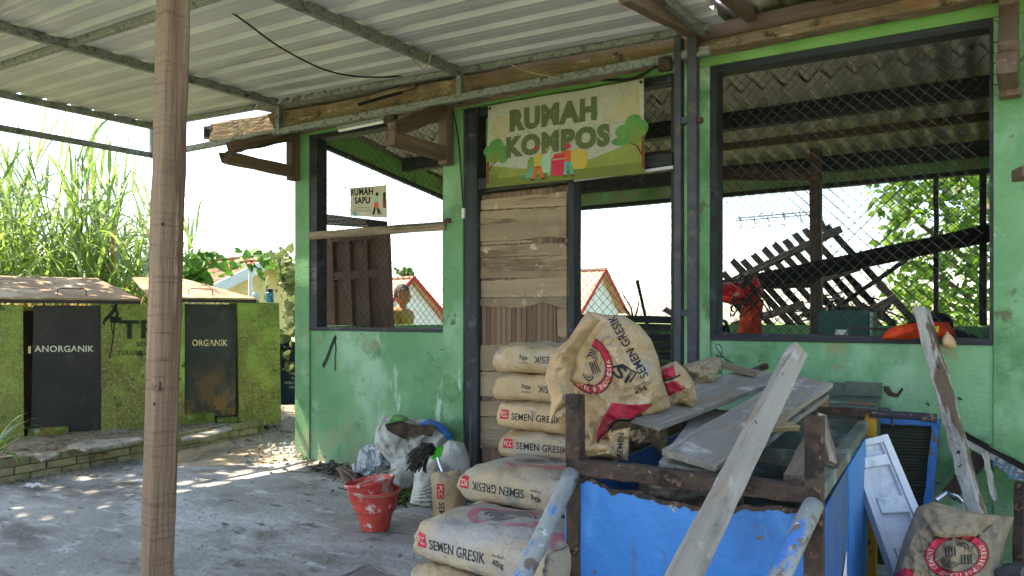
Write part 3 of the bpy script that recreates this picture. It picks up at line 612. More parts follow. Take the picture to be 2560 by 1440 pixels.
for py in (303, 783, 1120):
    beam('rung', wl(1704, py, CY1), wl(1724, py - 2, CY1), .04, .04, 'steel_dark', can, seg=1, jit=0)
MB().tube([wl(1746, 301, CY1 - .01), wl(1756, 301, CY1 - .01)], .018, 8).build('bolt', 'rust', can)
tc = -ray(412, 790).normalized(); nrm = tc * cos(radians(30)) + rt * sin(radians(30))
pst = beam('timber_post', cam(386, 1668, 2.7), cam(446, -396, 2.7), .088, .085, 'post_wood', None, up=nrm, seg=30, jit=.0022, ch=.07, wear=.05)
tag(pst, 'tall rough timber post holding up the canopy in front of the bins', 'post')
nl = (wm(pst).to_3x3() @ V((0, -1, 0)))
for (px, py, r_, side_) in ((431, 250, .006, 0), (428, 330, .010, 0), (452, 332, .008, 0), (455, 15, .012, 0), (432, 668, .012, 0), (430, 870, .015, 0), (420, 1115, .005, 0), (424, 1290, .004, 0), (405, 560, .006, 1), (385, 1010, .007, 1)):
    d_ = nrm if side_ == 0 else (nl if nl.dot(tc) > 0 else -nl); c_ = hit(px, py, wm(pst).translation + d_ * .0425, d_)
    MB().lathe([(0, .0016), (r_ * .6, .0014), (r_, .0002), (r_ * 1.02, -.004)], 10, c_, d_).build('knot', 'char_wood', pst, smooth=True)
# fixtures: tube lamp, cables, junction box, switch
lamp = thing('tube_lamp', 'white fluorescent tube lamp fixed to the lower bar of the canopy truss', 'lamp', wl(905, 306, -.34))
beam('casing', wl(846, 321, -.345), wl(972, 296, -.345), .03, .026, 'steel_grey', lamp, seg=1, jit=0)
MB().tube([wl(848, 327, -.36), wl(966, 303, -.36)], .011, 8).build('tube', 'lamp_tube', lamp)
beam('end_holder', wl(964, 302, -.36), wl(990, 296, -.36), .045, .06, 'rust', lamp, seg=1)
jb = beam('junction_box', wl(1649, 163, -.33), wl(1678, 158, -.33), .05, .075, 'rust', None, seg=1)
tag(jb, 'small brown junction box under the canopy at the steel posts', 'junction box')
sw_ = thing('light_switch', 'small white light switch on the black door frame', 'light switch', wl(1160, 545, -.03))
MB().box(wl(1154, 546, -.03), wl(1165, 521, -.005)).build('plate', 'white_plastic', sw_, fix=True)
MB().tube([wl(1159, 533, -.036), wl(1159, 533, -.028)], .007, 10).build('knob', 'letter_white', sw_)
def cable(name, pts, r, mat, label):
    P = [V(p) for p in pts]; out = []
    for i in range(len(P) - 1):
        p0, p1, p2, p3 = P[max(i - 1, 0)], P[i], P[i + 1], P[min(i + 2, len(P) - 1)]
        for s in range(6):
            t = s / 6; out.append(.5 * ((2 * p1) + (p2 - p0) * t + (2 * p0 - 5 * p1 + 4 * p2 - p3) * t * t + (3 * p1 - p0 - 3 * p2 + p3) * t ** 3))
    out.append(P[-1]); o = MB().tube(out, r, 5).build(name, mat); return tag(o, label, 'cable')
zcl = lambda px, py, y: wl(px, py, y)
cable('black_cable', [cam(553, 12, 4.3), cam(620, 60, 4.45), cam(700, 118, 4.65), cam(800, 170, 4.9), cam(880, 190, 5.15), cam(960, 193, 5.4), wl(1005, 190, -.34)], .006, 'cable_black', 'black cable sagging under the canopy from its middle bar')
cable('black_cable', [cam(680, -8, 4.2), cam(740, 18, 4.25), cam(800, 48, 4.4), cam(870, 68, 4.5)], .007, 'cable_black', 'short black twisted cable beside the canopy joist near the top edge')
cable('cream_cable', [wl(1020, 118, -.75), wl(1030, 145, -.72), wl(1058, 172, -.68), wl(1072, 155, -.66), wl(1075, 135, -.66), wl(1062, 122, -.68)], .005, 'cable_cream', 'looped cream cable knotted on the canopy joist')
cable('cream_cable', [wl(1272, 158, -.33), wl(1300, 172, -.34), wl(1340, 184, -.34), wl(1400, 195, -.34)], .005, 'cable_cream', 'cream cable running across the mossy eave beam')
cable('brown_cable', [wl(1440, 199, -.05), wl(1500, 200, -.06), wl(1560, 201, -.06), wl(1600, 190, -.08), wl(1640, 166, -.3)], .008, 'cable_black', 'brown cable drooping above the banner to the junction box')
cable('black_cable', [wl(1118, 262, -.04), wl(1135, 290, -.04), wl(1146, 350, -.035), wl(1152, 430, -.03), wl(1158, 520, -.03)], .005, 'cable_black', 'black cable hanging down the green column to the light switch')
# ================================================================== BANNER AND SIGN
def banner_surface(c00, c10, c11, c01, sag, off=0.):
    def fn(u, v):
        p = c00.lerp(c10, u).lerp(c01.lerp(c11, u), v); w = .006 * sin(u * 9 + v * 2) + .004 * sin(u * 21 + 1.7 * v) + .003 * nz((u * 4, v * 4, 2), 2.)
        return p + V((0, -.012 + w * sag - off, 0))
    return fn
bc = (wl(1218, 470, -.055), wl(1613, 434, -.055), wl(1613, 198, -.055), wl(1221, 266, -.055))
ban = thing('banner', 'large cloth banner reading rumah kompos above the doorway', 'banner', (bc[0] + bc[1]) / 2)
B0 = banner_surface(*bc, 1.); B1 = banner_surface(*bc, 1., .002); B2 = banner_surface(*bc, 1., .0035); B3 = banner_surface(*bc, 1., .005)
MB().grid(B0, 40, 22).build('cloth', 'banner_cloth', ban, smooth=True)
def pr(name, shapes, fn, mat, d=.03): return print_on(name, [finer(s, d) for s in shapes], fn, mat, ban)
pr('printed_cloud', [poly2([(.75, .60), (.78, .66), (.82, .68), (.84, .78), (.88, .84), (.92, .86), (.93, .92), (.97, .92), (.97, .60)])], B1, 'p_cloud'); pr('printed_cloud', [ell(.10, .72, .08, .14)], B1, 'p_cloud')
pr('printed_meadow', [poly2([(0, 0), (1, 0), (1, .40), (.93, .36), (.85, .30), (.74, .24), (.66, .2), (.5, .17), (.3, .18), (.2, .2), (.1, .24), (.03, .26), (0, .24)])], B1, 'p_grass')
pr('printed_hill', [poly2([(0, 0), (1, 0), (1, .13), (.85, .12), (.7, .09), (.5, .04), (.3, .07), (.1, .1), (0, .1)])], B2, 'p_hill')
pr('lettering', [txt('RUMAH', .065, (.165, .635, .725, .90), 0)], B3, 'p_olive', .05)
pr('lettering', [txt('KOMPOS', .065, (.14, .33, .805, .585), 0)], B3, 'p_olive', .05)
pr('printed_tree', [ell(.065, .50, .05, .09), ell(.015, .44, .04, .07), ell(.11, .43, .035, .07), ell(.115, .33, .03, .05)], B2, 'p_tree')
pr('printed_tree', [ell(.05, .37, .055, .075)], B3, 'p_tree2')
pr('printed_trunk', [rect(.0, .04, .018, .32), stroke2([(.02, .2), (.035, .27), (.07, .31)], .01)], B3, 'p_trunk')
pr('printed_tree', [ell(.94, .55, .05, .09), ell(.885, .47, .05, .075), ell(.985, .48, .04, .09), ell(.875, .37, .06, .05)], B2, 'p_tree')
pr('printed_tree', [ell(.955, .42, .055, .085)], B3, 'p_tree2')
pr('printed_trunk', [rect(.985, .06, 1., .4), stroke2([(.985, .2), (.96, .3), (.92, .34)], .01)], B3, 'p_trunk')
pr('printed_reeds', [stroke2([(.02 + .012 * i, .03), (.03 + .012 * i, .14), (.045 + .022 * (i - 2), .2 + .02 * (i % 3))], .006) for i in range(5)], B3, 'p_hill')
pr('printed_bag', [ell(.315, .21, .028, .1), ], B2, 'p_tree2'); pr('printed_bag', [poly2([(.27, .07), (.345, .07), (.335, .16), (.31, .2)])], B3, 'p_teal')
pr('printed_bin', [poly2([(.365, .07), (.44, .07), (.45, .3), (.38, .3)])], B2, 'p_pale')
pr('printed_bag', [ell(.62, .22, .05, .13), ell(.585, .28, .05, .05)], B2, 'p_yellow')
pr('printed_bin', [poly2([(.455, .06), (.53, .06), (.54, .25), (.525, .31), (.475, .31), (.45, .25)])], B3, 'p_red')
B4 = banner_surface(*bc, 1., .0065)
pr('printed_rim', [stroke2([(.447, .245), (.543, .245)], .012)], B4, 'p_cloud')
pr('printed_person', [poly2([(.335, .18), (.375, .18), (.385, .33), (.35, .35), (.33, .3)]), stroke2([(.37, .32), (.41, .36), (.43, .385)], .022)], B3, 'p_yellow')
pr('printed_person', [stroke2([(.342, .19), (.33, .1), (.325, .05)], .022), stroke2([(.368, .19), (.385, .1), (.392, .05)], .022)], B4, 'p_orange')
pr('printed_person', [ell(.35, .39, .014, .027, 12)], B3, 'p_skin'); pr('printed_person', [ell(.349, .405, .016, .018, 12)], B4, 'p_red')
pr('printed_person', [rect(.312, .035, .336, .052), rect(.382, .035, .406, .052), stroke2([(.335, .185), (.378, .185)], .01)], B4, 'p_black')
pr('printed_person', [poly2([(.535, .21), (.57, .21), (.572, .33), (.545, .34), (.535, .3)]), stroke2([(.545, .33), (.52, .31), (.49, .3)], .02)], B4, 'p_orange')
pr('printed_person', [stroke2([(.545, .21), (.543, .12), (.54, .06)], .02), stroke2([(.565, .21), (.575, .12), (.582, .06)], .02)], B4, 'p_teal')
pr('printed_person', [ell(.555, .385, .016, .032, 12), ell(.548, .37, .018, .012, 10)], B4, 'p_red')
pr('printed_person', [rect(.528, .035, .552, .056), rect(.572, .035, .598, .056)], B4, 'p_trunk')
for (u, v) in ((.015, .965), (.985, .965)):
    MB().tube([B0(u, v) + V((0, -.008, 0)), B0(u, v) + V((0, .01, 0))], .009, 8).build('eyelet', 'print_black', ban)
sc = (wl(878, 540, -.045), wl(970, 545, -.045), wl(970, 463, -.045), wl(877, 471, -.045))
sg = thing('paper_sign', 'small laminated sign reading rumah sapu tied to the window wire', 'sign', (sc[0] + sc[1]) / 2)
S0 = banner_surface(*sc, .5); S1 = banner_surface(*sc, .5, .0015); S2 = banner_surface(*sc, .5, .003)
MB().grid(S0, 12, 10).build('sheet', 'sign_paper', sg, smooth=True)
def ps(name, sh, fn, mat): return print_on(name, sh, fn, mat, sg)
ps('lettering', [txt('RUMAH', .04, (.03, .72, .63, .97))], S1, 'p_navy'); ps('lettering', [txt('SAPU', .04, (.13, .43, .56, .67))], S1, 'p_navy')
ps('lettering', [txt('"Bersih itu indah,', 0., (.22, .27, .56, .33))], S1, 'p_navy'); ps('lettering', [txt('bersih itu anugerah"', 0., (.20, .17, .60, .23))], S1, 'p_navy')
ps('printed_broom', [stroke2([(.17, .35), (.15, .15)], .02), ell(.13, .08, .06, .08)], S1, 'p_blue')
ps('printed_person', [poly2([(.66, .48), (.78, .48), (.76, .68), (.7, .7), (.64, .62)])], S1, 'p_pale')
ps('printed_person', [poly2([(.66, .3), (.78, .3), (.78, .48), (.66, .48)])], S2, 'p_orange')
ps('printed_person', [stroke2([(.68, .32), (.66, .2), (.64, .08)], .05), stroke2([(.75, .32), (.77, .2), (.79, .1)], .05), ell(.74, .74, .045, .06, 12), rect(.9, .6, .97, .78)], S1, 'p_black')
ps('printed_person', [poly2([(.9, .3), (.98, .3), (.99, .6), (.89, .6)]), stroke2([(.79, .26), (.86, .1)], .025)], S2, 'p_trunk')
MB().tube([sc[3], sc[3] + V((-.05, .0, .01)), sc[3] + V((-.11, .03, .03)), sc[3] + V((-.1, .05, .0)), sc[3] + V((-.04, .03, -.02))], .003, 4).build('tie', 'wire', sg)
# ================================================================== RUBBISH BINS ON THE RAISED BED
A = cam(65, 1088, 6.8); A.z = .17; Bp = cam(700, 1040, 8.1); Bp.z = .17
bu = (Bp - A); bu.z = 0; bu.normalize(); bn = V((bu.y, -bu.x, 0))                         # along the front, and out of it
def bh_(px, py, d=0.): return hit(px, py, A + bn * d, bn)
bins = thing('rubbish_bin_block', 'mossy green masonry rubbish bin block with black doors on the raised bed', 'rubbish bin', A.lerp(Bp, .5))
def slab(name, px0, px1, ztop, d0, d1, mat, z0=.1, tilt=(0, 0), par=None, jit=0.):
    """upright slab between two photo columns on the bins' front, from depth d0 to d1 behind it"""
    a, b = bh_(px0, 790), bh_(px1, 790); P = []
    for z, t in ((z0, 0), (ztop, 1)):
        for (q, d) in ((a + bu * tilt[0] * t, d0), (b + bu * tilt[1] * t, d0), (b + bu * tilt[1] * t, d1), (a + bu * tilt[0] * t, d1)):
            P.append(V((q.x, q.y, z)) - bn * d + V((R.uniform(-jit, jit), R.uniform(-jit, jit), R.uniform(-jit, jit) * .5 * t)))
    return MB().add(P, [(0, 3, 2, 1), (4, 5, 6, 7), (0, 1, 5, 4), (1, 2, 6, 5), (2, 3, 7, 6), (3, 0, 4, 7)]).build(name, mat, par or bins)
ztp = lambda px: bh_(px, lerp(762, 757, px / 600)).z
slab('pillar', -95, 58, ztp(0), 0, .55, 'moss', jit=.006)
slab('pillar', 254, 461, ztp(300), 0, .6, 'moss', jit=.006)
slab('pillar', 601, 702, ztp(650), 0, .55, 'moss', tilt=(-.02, -.015), jit=.006)
slab('back_wall', -95, 702, 1.34, 1.0, 1.12, 'moss')
slab('side_wall', 672, 701, 1.34, .56, .99, 'moss')
d1 = slab('door', 78, 250, bh_(80, 763).z, .05, .075, 'black_paint', z0=bh_(160, 1083).z, tilt=(.02, .01))
d2 = slab('door', 463, 592, bh_(470, 760).z, .04, .065, 'black_paint_rusty', z0=bh_(520, 1044).z)
tag(d1, 'black steel door lettered anorganik'); tag(d2, 'rusty black steel door lettered organik')
def dl(px0, py0, px1, py1, d): return plane_fn(bh_(px0, py1, d), bh_(px1, py1, d), bh_(px1, py0, d), bh_(px0, py0, d), bn * .003)
print_on('lettering', [txt('ANORGANIK', .02, (0, 0, 1, 1))], dl(86, 864, 235, 880, -.05), 'letter_white', d1)
print_on('lettering', [txt('ORGANIK', .02, (0, 0, 1, 1))], dl(480, 849, 569, 865, -.04), 'letter_cream', d2)
print_on('lettering', [txt('TPS', .025, (0, 0, 1, 1))], dl(299, 800, 424, 847, .006), 'letter_green', bins)
print_on('lettering', [txt('SDN', .01, (0, 0, 1, 1))], dl(341, 855, 381, 867, .006), 'letter_green', bins)
print_on('lettering', [txt('TULUNGR', .01, (0, 0, 1, 1))], dl(292, 876, 377, 887, .006), 'letter_green', bins)
drip = plane_fn(bh_(255, 900, .008), bh_(320, 900, .008), bh_(320, 757, .008), bh_(255, 757, .008), V())
print_on('tar_drip', [stroke2([(.55, .99), (.5, .9), (.3, .78), (.1, .7), (.06, .62)], .09), stroke2([(.5, .92), (.6, .8), (.5, .7), (.3, .72)], .12), stroke2([(.5, .7), (.47, .6), (.42, .4), (.36, .2), (.28, .04)], .045), stroke2([(.38, .7), (.36, .55), (.42, .45)], .04), stroke2([(.5, .7), (.75, .7)], .1)], drip, 'letter_green', bins)
slab('hinge', 71, 78, bh_(75, 866).z, .045, .06, 'wall_cream', z0=bh_(75, 884).z)
for (px0, px1, za, zb_) in ((70, 232, .125, .235), (450, 598, .16, .27)):
    slab('broken_plinth', px0, px1 - 60, zb_, .0, .2, 'moss_low', z0=za - .1, jit=.015)
    slab('broken_plinth', px1 - 50, px1, zb_ - .06, .05, .2, 'moss_low', z0=za - .1, jit=.02)
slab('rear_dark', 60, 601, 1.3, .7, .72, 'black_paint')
def lid(px0, px1, pyf, pyb, over, hpx, label=None):
    a, b = bh_(px0, pyf, .06), bh_(px1, pyf, .06); z = (a.z + b.z) / 2 + .02; a.z = b.z = z
    back = -bn * 1.12 + UP * .24
    m = MB(); m.add([a, b, b + back - bu * over, a + back] + [p + UP * .012 for p in (a, b, b + back - bu * over, a + back)], [(0, 3, 2, 1), (4, 5, 6, 7), (0, 1, 5, 4), (1, 2, 6, 5), (2, 3, 7, 6), (3, 0, 4, 7)])
    o = m.build('lid', 'lid_wood', bins)
    m = MB(); m.add([a - UP * .035, b - UP * .035, b - UP * .002, a - UP * .002] + [p - bn * .03 for p in (a - UP * .035, b - UP * .035, b - UP * .002, a - UP * .002)], [(0, 1, 2, 3), (7, 6, 5, 4), (0, 4, 5, 1), (2, 6, 7, 3), (1, 5, 6, 2), (0, 3, 7, 4)]); m.build('lid_rim', 'black_paint', o)
    q = a.lerp(b, (hpx - px0) / (px1 - px0)) + back * .12 + UP * .012; w = .115
    MB().tube([q - bu * w, q - bu * w + UP * .05, q - bu * (w - .02) + UP * .062, q + bu * (w - .02) + UP * .062, q + bu * w + UP * .05, q + bu * w], .006, 6).build('handle', 'rust', o)
    return o
lid(-120, 352, 754, 706, .25, 170); lid(374, 641, 752, 706, .5, 505)
# water bottle and clear cup on the right pillar
pt = bh_(674, 757, -.12); pt.z = ztp(650)
bt = thing('water_bottle', 'teal flask with black cap standing on the mossy pillar', 'bottle', pt)
MB().lathe([(0, 0), (.04, 0), (.044, .01), (.044, .1), (.038, .115), (.0, .115)], 18, pt).build('body', 'teal_bottle', bt, smooth=True)
MB().lathe([(.0, .116), (.036, .116), (.036, .145), (.028, .15), (0, .15)], 18, pt).build('cap', 'print_black', bt, smooth=True)
MB().tube([pt + V((.04, -.02, .09)), pt + V((.065, -.03, .08)), pt + V((.065, -.03, .03)), pt + V((.04, -.02, .02))], .006, 6).build('handle', 'teal_bottle', bt)
MB().box(pt + V((-.046, -.03, .03)), pt + V((-.03, .01, .09))).build('label_patch', 'print_black', bt)
pt = bh_(640, 757, -.12); pt.z = ztp(640)
tag(MB().lathe([(0, 0), (.033, 0), (.036, .06), (.03, .066), (.036, .075), (.038, .11), (.034, .11), (.03, .07), (.03, .01), (0, .008)], 18, pt).build('plastic_cup', 'clear_plastic', smooth=True), 'clear plastic cup beside the teal flask on the pillar', 'cup')
tag(MB().prism([bh_(652, 757, -.05) * 1, bh_(690, 757, -.05), bh_(690, 757, -.2), bh_(652, 757, -.2)], UP * .006).build('paper_scrap', 'white_plastic'), 'thin white scrap under the flask on the mossy pillar', 'paper')
# loose slabs and stones on the bed and along the brick edging
def rock(p, r, seed, squash=.6):
    bm = bmesh.new(); bmesh.ops.create_icosphere(bm, subdivisions=2, radius=1)
    for v in bm.verts:
        k = 1 + .35 * nz(v.co, 1.3, seed) + .15 * nz(v.co, 3., seed); v.co = V((v.co.x * k * r, v.co.y * k * r * .8, v.co.z * k * r * squash))
    me = bpy.data.meshes.new('stone'); bm.to_mesh(me); bm.free()
    return link('stone', me, 'stone', None, Matrix.Translation(p) @ Matrix.Rotation(seed, 4, 'Z'))
def flat_stone(pts, z, th, label, mat='stone'):
    P = [gr(x, y, z) for x, y in pts]; o = MB().prism(P, UP * th).build('paving_slab', mat, fix=True); return tag(o, label, 'slab')
flat_stone([(170, 1118), (250, 1105), (345, 1098), (360, 1103), (300, 1118), (215, 1130)], .185, .02, 'long broken slab lying on the brick edging left of the post')
flat_stone([(452, 1098), (500, 1085), (570, 1068), (583, 1074), (520, 1095), (455, 1104)], .185, .015, 'thin broken slab on the brick edging right of the post')
flat_stone([(85, 1140), (135, 1135), (150, 1140), (105, 1156)], .18, .015, 'pale flat slab at the left end of the bed')
P_ = [bh_(278, 1072, .1), bh_(330, 1073, .1), bh_(318, 1090, .1), bh_(305, 1100, .12), bh_(276, 1102, .12)]
tag(MB().prism(P_, bn * .02).build('tile_piece', 'stone', fix=True), 'broken grey tile leaning on the middle mossy pillar', 'tile')
rub = MB()
def rubble_at(p, r):
    n = 5; vs = []
    for k in range(n): a = 2 * pi * k / n + R.random(); vs.append(p + V((cos(a) * r * R.uniform(.7, 1.2), sin(a) * r * R.uniform(.7, 1.2), 0)))
    top = p + V((R.uniform(-.3, .3) * r, R.uniform(-.3, .3) * r, r * R.uniform(.5, .9))); b = len(rub.v)
    rub.add(vs + [top], [(k, (k + 1) % n, n) for k in range(n)])
for k in range(260):
    s = R.random() ** 1.0 * KL; rubble_at(K0 + kd * s - kn * (R.random() ** 2 * .22 + .02) + UP * .008, R.uniform(.006, .028))
for k in range(420):
    px, py = R.gauss(690, 55), R.gauss(1085, 32); p = gr(px, py, .05); rubble_at(p + UP * (.0), R.uniform(.008, .035))
for k in range(160):
    s = R.random() * KL; rubble_at(K0 + kd * s + kn * (R.random() * .5 + .1) + UP * .178, R.uniform(.006, .02))
tag(rub.build('rubble', 'stone'), 'loose rubble and grit scattered along the brick edging', 'rubble', kind='stuff')
deb = MB()
for k in range(520):
    px = R.uniform(790, 1160) if k % 2 else R.uniform(760, 1250); py = lerp(1150, 1215, (px - 760) / 400) + abs(R.gauss(0, 24)); p = gr(px, py, .014)
    a = R.random() * 6.28; l = R.uniform(.01, .06) * (1 if k % 5 else 2.2); w = R.uniform(.004, .014); d = V((cos(a), sin(a), R.uniform(-.1, .25))); q = V((-sin(a), cos(a), 0))
    c = p + UP * R.uniform(.004, .02); deb.add([c - d * l - q * w, c + d * l - q * w * .6, c + d * l + q * w, c - d * l + q * w * .8], [(0, 1, 2, 3)])
tag(deb.build('litter', 'debris_dark'), 'dark twigs, leaf litter and scraps along the foot of the green wall', 'litter', kind='stuff')
grit = MB(); rub_save = rub; rub = grit
for k in range(450):
    px, py = R.uniform(0, 1250), 1150 + R.random() ** 1.3 * 290; p = gr(px, py, .012)
    if p.x < -6.2: continue
    rubble_at(p, R.uniform(.003, .011))
tag(grit.build('grit', 'stone'), 'small grit and crumbs strewn over the concrete yard', 'grit', kind='stuff')
rb = rock(gr(705, 1085, .0) + V((.05, .1, .05)), .17, 3.3, .7); tag(rb, 'rounded pale boulder at the foot of the left green column', 'stone')
for (px, py, r, s, lab) in ((268, 1188, .035, 1.2, 'small pale stone below the brick edging left of the post'), (235, 1190, .03, 4.1, 'flat grey stone below the brick edging beside a paler one'), (318, 1172, .035, 7.7, 'dark angular stone close to the left side of the post'), (478, 1150, .045, 9.1, 'grey stone in the corner right of the post by the bricks')):
    tag(rock(gr(px, py, .02), r, s), lab, 'stone')
for (px, py, w, lab) in ((83, 1222, .07, 'crumpled white paper lying on the yard near the left edge'), (102, 1245, .03, 'tiny white paper scrap near the crumpled paper')):
    p = gr(px, py, .014); tag(MB().grid(lambda u, v: p + V(((u - .5) * 2 * w, (v - .5) * 1.4 * w, .02 + .03 * abs(nz((u * 3, v * 3, px), 1.5)))), 7, 7).build('paper_scrap', 'white_plastic'), lab, 'paper')
# ================================================================== PLANTS AND THE WORLD BEHIND
def blade(m, p, d, L, w, droop, seg=7, twist=0.):
    """one long grass leaf: rises along d, then hangs over"""
    d = V(d).normalized(); side = d.cross(UP); side = side.normalized() if side.length > .01 else V((1, 0, 0)); q = V(p); pts = []
    for i in range(seg + 1):
        t = i / seg; ww = w * (min(1, t * 5 + .35)) * (1 - t ** 2.2) + .0008
        s2 = side * cos(twist * t) + side.cross(d) * sin(twist * t); pts.append((q.copy(), s2 * ww)); q += d * (L / seg); d = (d + V((0, 0, -droop * (.3 + t)))).normalized()
    vs = []
    for c, s in pts: vs += [c - s, c + s]
    m.add(vs, [(2 * i, 2 * i + 1, 2 * i + 3, 2 * i + 2) for i in range(seg)])
gA, gB, gC = MB(), MB(), MB(); canes = MB()
for k in range(190):
    px = R.uniform(-160, 440) if k % 3 else R.uniform(-160, 330); Z = R.uniform(8.9, 10.6); p = cam(px, 720, Z); p.z = .1; env = 1 - .32 * max(0, min(1, (px - 300) / 170))
    H = R.uniform(1.3, 3.15) * env; lean = V((R.gauss(0, .12), R.gauss(0, .12), 1)).normalized(); top = p + lean * H
    canes.tube([p, p + lean * H * .5, top], [.014, .012, .006], 4, False)
    nb = 11
    for b in range(nb):
        t = (b + R.random()) / nb; q = p.lerp(top, .30 + .70 * t); a = R.random() * 6.28; el = lerp(.7, 2.8, t ** 1.3)
        blade((gA, gB, gA)[k % 3] if R.random() > .03 else gC, q, (cos(a), sin(a), el), R.uniform(.7, 1.35) * (1.05 - .2 * t), R.uniform(.012, .026), R.uniform(.2, .62) * (1.1 - .55 * t), 8, R.uniform(-1.5, 1.5))
for k in range(12):                                        # the tallest upright shoots
    px = (45, 75, 120, 172, 185, 228, 245, 270, 298, 325, 20, 340)[k]; Z = R.uniform(8.9, 9.6); py = (275, 300, 250, 262, 290, 300, 250, 305, 330, 312, 330, 340)[k]
    t_ = cam(px, py, Z); p = cam(px - R.uniform(-12, 30), py + 150, Z); d = t_ - p; blade(gA, p, d, d.length * 1.06, .026, .03, 8)
for (px, py, dx, dy) in ((455, 520, 100, -60), (440, 430, 120, 30), (430, 480, 80, 120), (450, 560, 70, 20), (420, 600, 90, 40), (410, 450, 70, 140)):
    p = cam(px - 60, py + 60, 9.0); blade(gB, p, cam(px, py, 8.9) - p, 1.05, .014, .35, 10)
for m, mt, lb in ((gA, 'grass_leaf', 'tall bright green cane grass growing behind the rubbish bins'), (gB, 'grass_leaf_grey', 'greyish drooping cane grass leaves behind the rubbish bins'), (gC, 'grass_dry', 'dry straw coloured leaves among the tall cane grass'), (canes, 'grass_leaf', 'upright stems of the tall cane grass')):
    tag(m.build('tall_grass', mt), lb, 'grass', kind='stuff')
low = MB()
for k in range(420):
    s = R.uniform(-.2, 2.2); p = A + bu * s - bn * R.uniform(1.15, 1.7) + UP * R.uniform(.85, 1.15); a = R.random() * 6.28
    blade(low, p, (cos(a), sin(a), 1.2), R.uniform(.2, .5), .008, .3, 4)
tag(low.build('tall_grass', 'grass_dry'), 'dry undergrowth lying against the back of the bins', 'grass', kind='stuff')
# a pandan-like tuft at the left edge
tuft = thing('spiky_plant', 'spiky green plant at the left edge of the bed', 'plant', gr(-20, 1150, .17))
for k in range(16):
    m = MB(); p = gr(-25 + 8 * nz((k, 0, 0), 3.), 1150, .17); a = R.uniform(-1.2, 1.4); blade(m, p, rt * cos(a) + fw * sin(a) * .5 + UP * R.uniform(.4, 1.6), R.uniform(.35, .55), .016, R.uniform(.2, .5), 6); m.build('leaf', 'grass_leaf' if k % 3 else 'grass_leaf_grey', tuft)
def leaf_mesh(kind, mat):
    me = bpy.data.meshes.new('leaf')
    if kind == 'heart': pts = [(0, 0), (-.32, -.12), (-.5, .12), (-.46, .42), (-.25, .75), (0, 1), (.25, .75), (.46, .42), (.5, .12), (.32, -.12)]
    else: pts = [(0, 0), (-.2, .2), (-.27, .5), (-.2, .78), (0, 1), (.2, .78), (.27, .5), (.2, .2)]
    n = len(pts); me.from_pydata([(x, y, .18 * abs(x) - .12 * y * y) for x, y in pts] + [(0, .4, -.03)], [], [(i, (i + 1) % n, n) for i in range(n)][::-1])
    me.materials.append(MATS[mat]); return me
def place_leaf(me, parent, p, size, nrm=None, name='leaf'):
    nrm = nrm or V((R.gauss(0, 1), R.gauss(0, 1), R.gauss(.6, .7))).normalized(); q = nrm.to_track_quat('Z', 'Y').to_matrix().to_4x4()
    return link(name, me, None, parent, Matrix.Translation(p) @ q @ Matrix.Rotation(R.random() * 6.28, 4, 'Z') @ Matrix.Diagonal((size, size, size, 1)))
hl, hp = leaf_mesh('heart', 'vine_leaf'), leaf_mesh('heart', 'vine_leaf_pale'); ol, od = leaf_mesh('oval', 'tree_leaf'), leaf_mesh('oval', 'tree_leaf_dark'); opale = leaf_mesh('oval', 'vine_leaf_pale')
vine = thing('climbing_vine', 'green climbing vine with heart shaped leaves arching over behind the bins', 'vine', cam(470, 900, 9.4) * 1)
vp = [cam(x, y, 9.4) for x, y in ((455, 1000), (460, 800), (462, 700), (480, 655), (540, 650), (600, 645), (650, 640), (690, 645), (722, 655), (735, 700), (732, 790), (728, 850))]
MB().tube(vp, .012, 5).build('stem', 'bark', vine)
for k in range(120):
    if k < 62: px, py = R.gauss(492, 24), R.gauss(690, 24)
    else: px = R.uniform(460, 735); py = R.gauss(648, 11) + (12 if px > 660 else 0)
    place_leaf(hl, vine, cam(px, py, 9.3 + R.gauss(0, .12)), R.uniform(.08, .17), (-fw * .6 + V((R.gauss(0, .5), R.gauss(0, .5), R.gauss(.5, .4)))).normalized())
for (a, b) in (((640, 665), (655, 700)), ((655, 690), (672, 715)), ((600, 670), (560, 690))):
    for t in (0, .5, 1): place_leaf(hl, vine, cam(lerp(a[0], b[0], t), lerp(a[1], b[1], t), 9.2), .1)
shrub = thing('hanging_shrub', 'pale dry creeper hanging beside the left green column', 'shrub', cam(735, 990, 9.0))
MB().tube([cam(738, 1000, 9.), cam(736, 850, 9.), cam(733, 720, 9.), cam(725, 650, 9.)], .02, 5).build('stem', 'bark', shrub)
for k in range(210):
    if k < 90: px, py = R.gauss(716, 17), R.gauss(668, 22)
    elif k < 140: px, py = R.gauss(731, 7), R.uniform(690, 800)
    else: px, py = R.gauss(724, 10), R.uniform(820, 920)
    place_leaf((opale, hp, od)[k % 3] if k >= 140 else (opale, hp)[k % 2], shrub, cam(px, py, 8.9 + R.gauss(0, .1)), R.uniform(.07, .15), (-fw * .6 + V((R.gauss(0, .7), R.gauss(0, .7), R.gauss(0, .6)))).normalized())
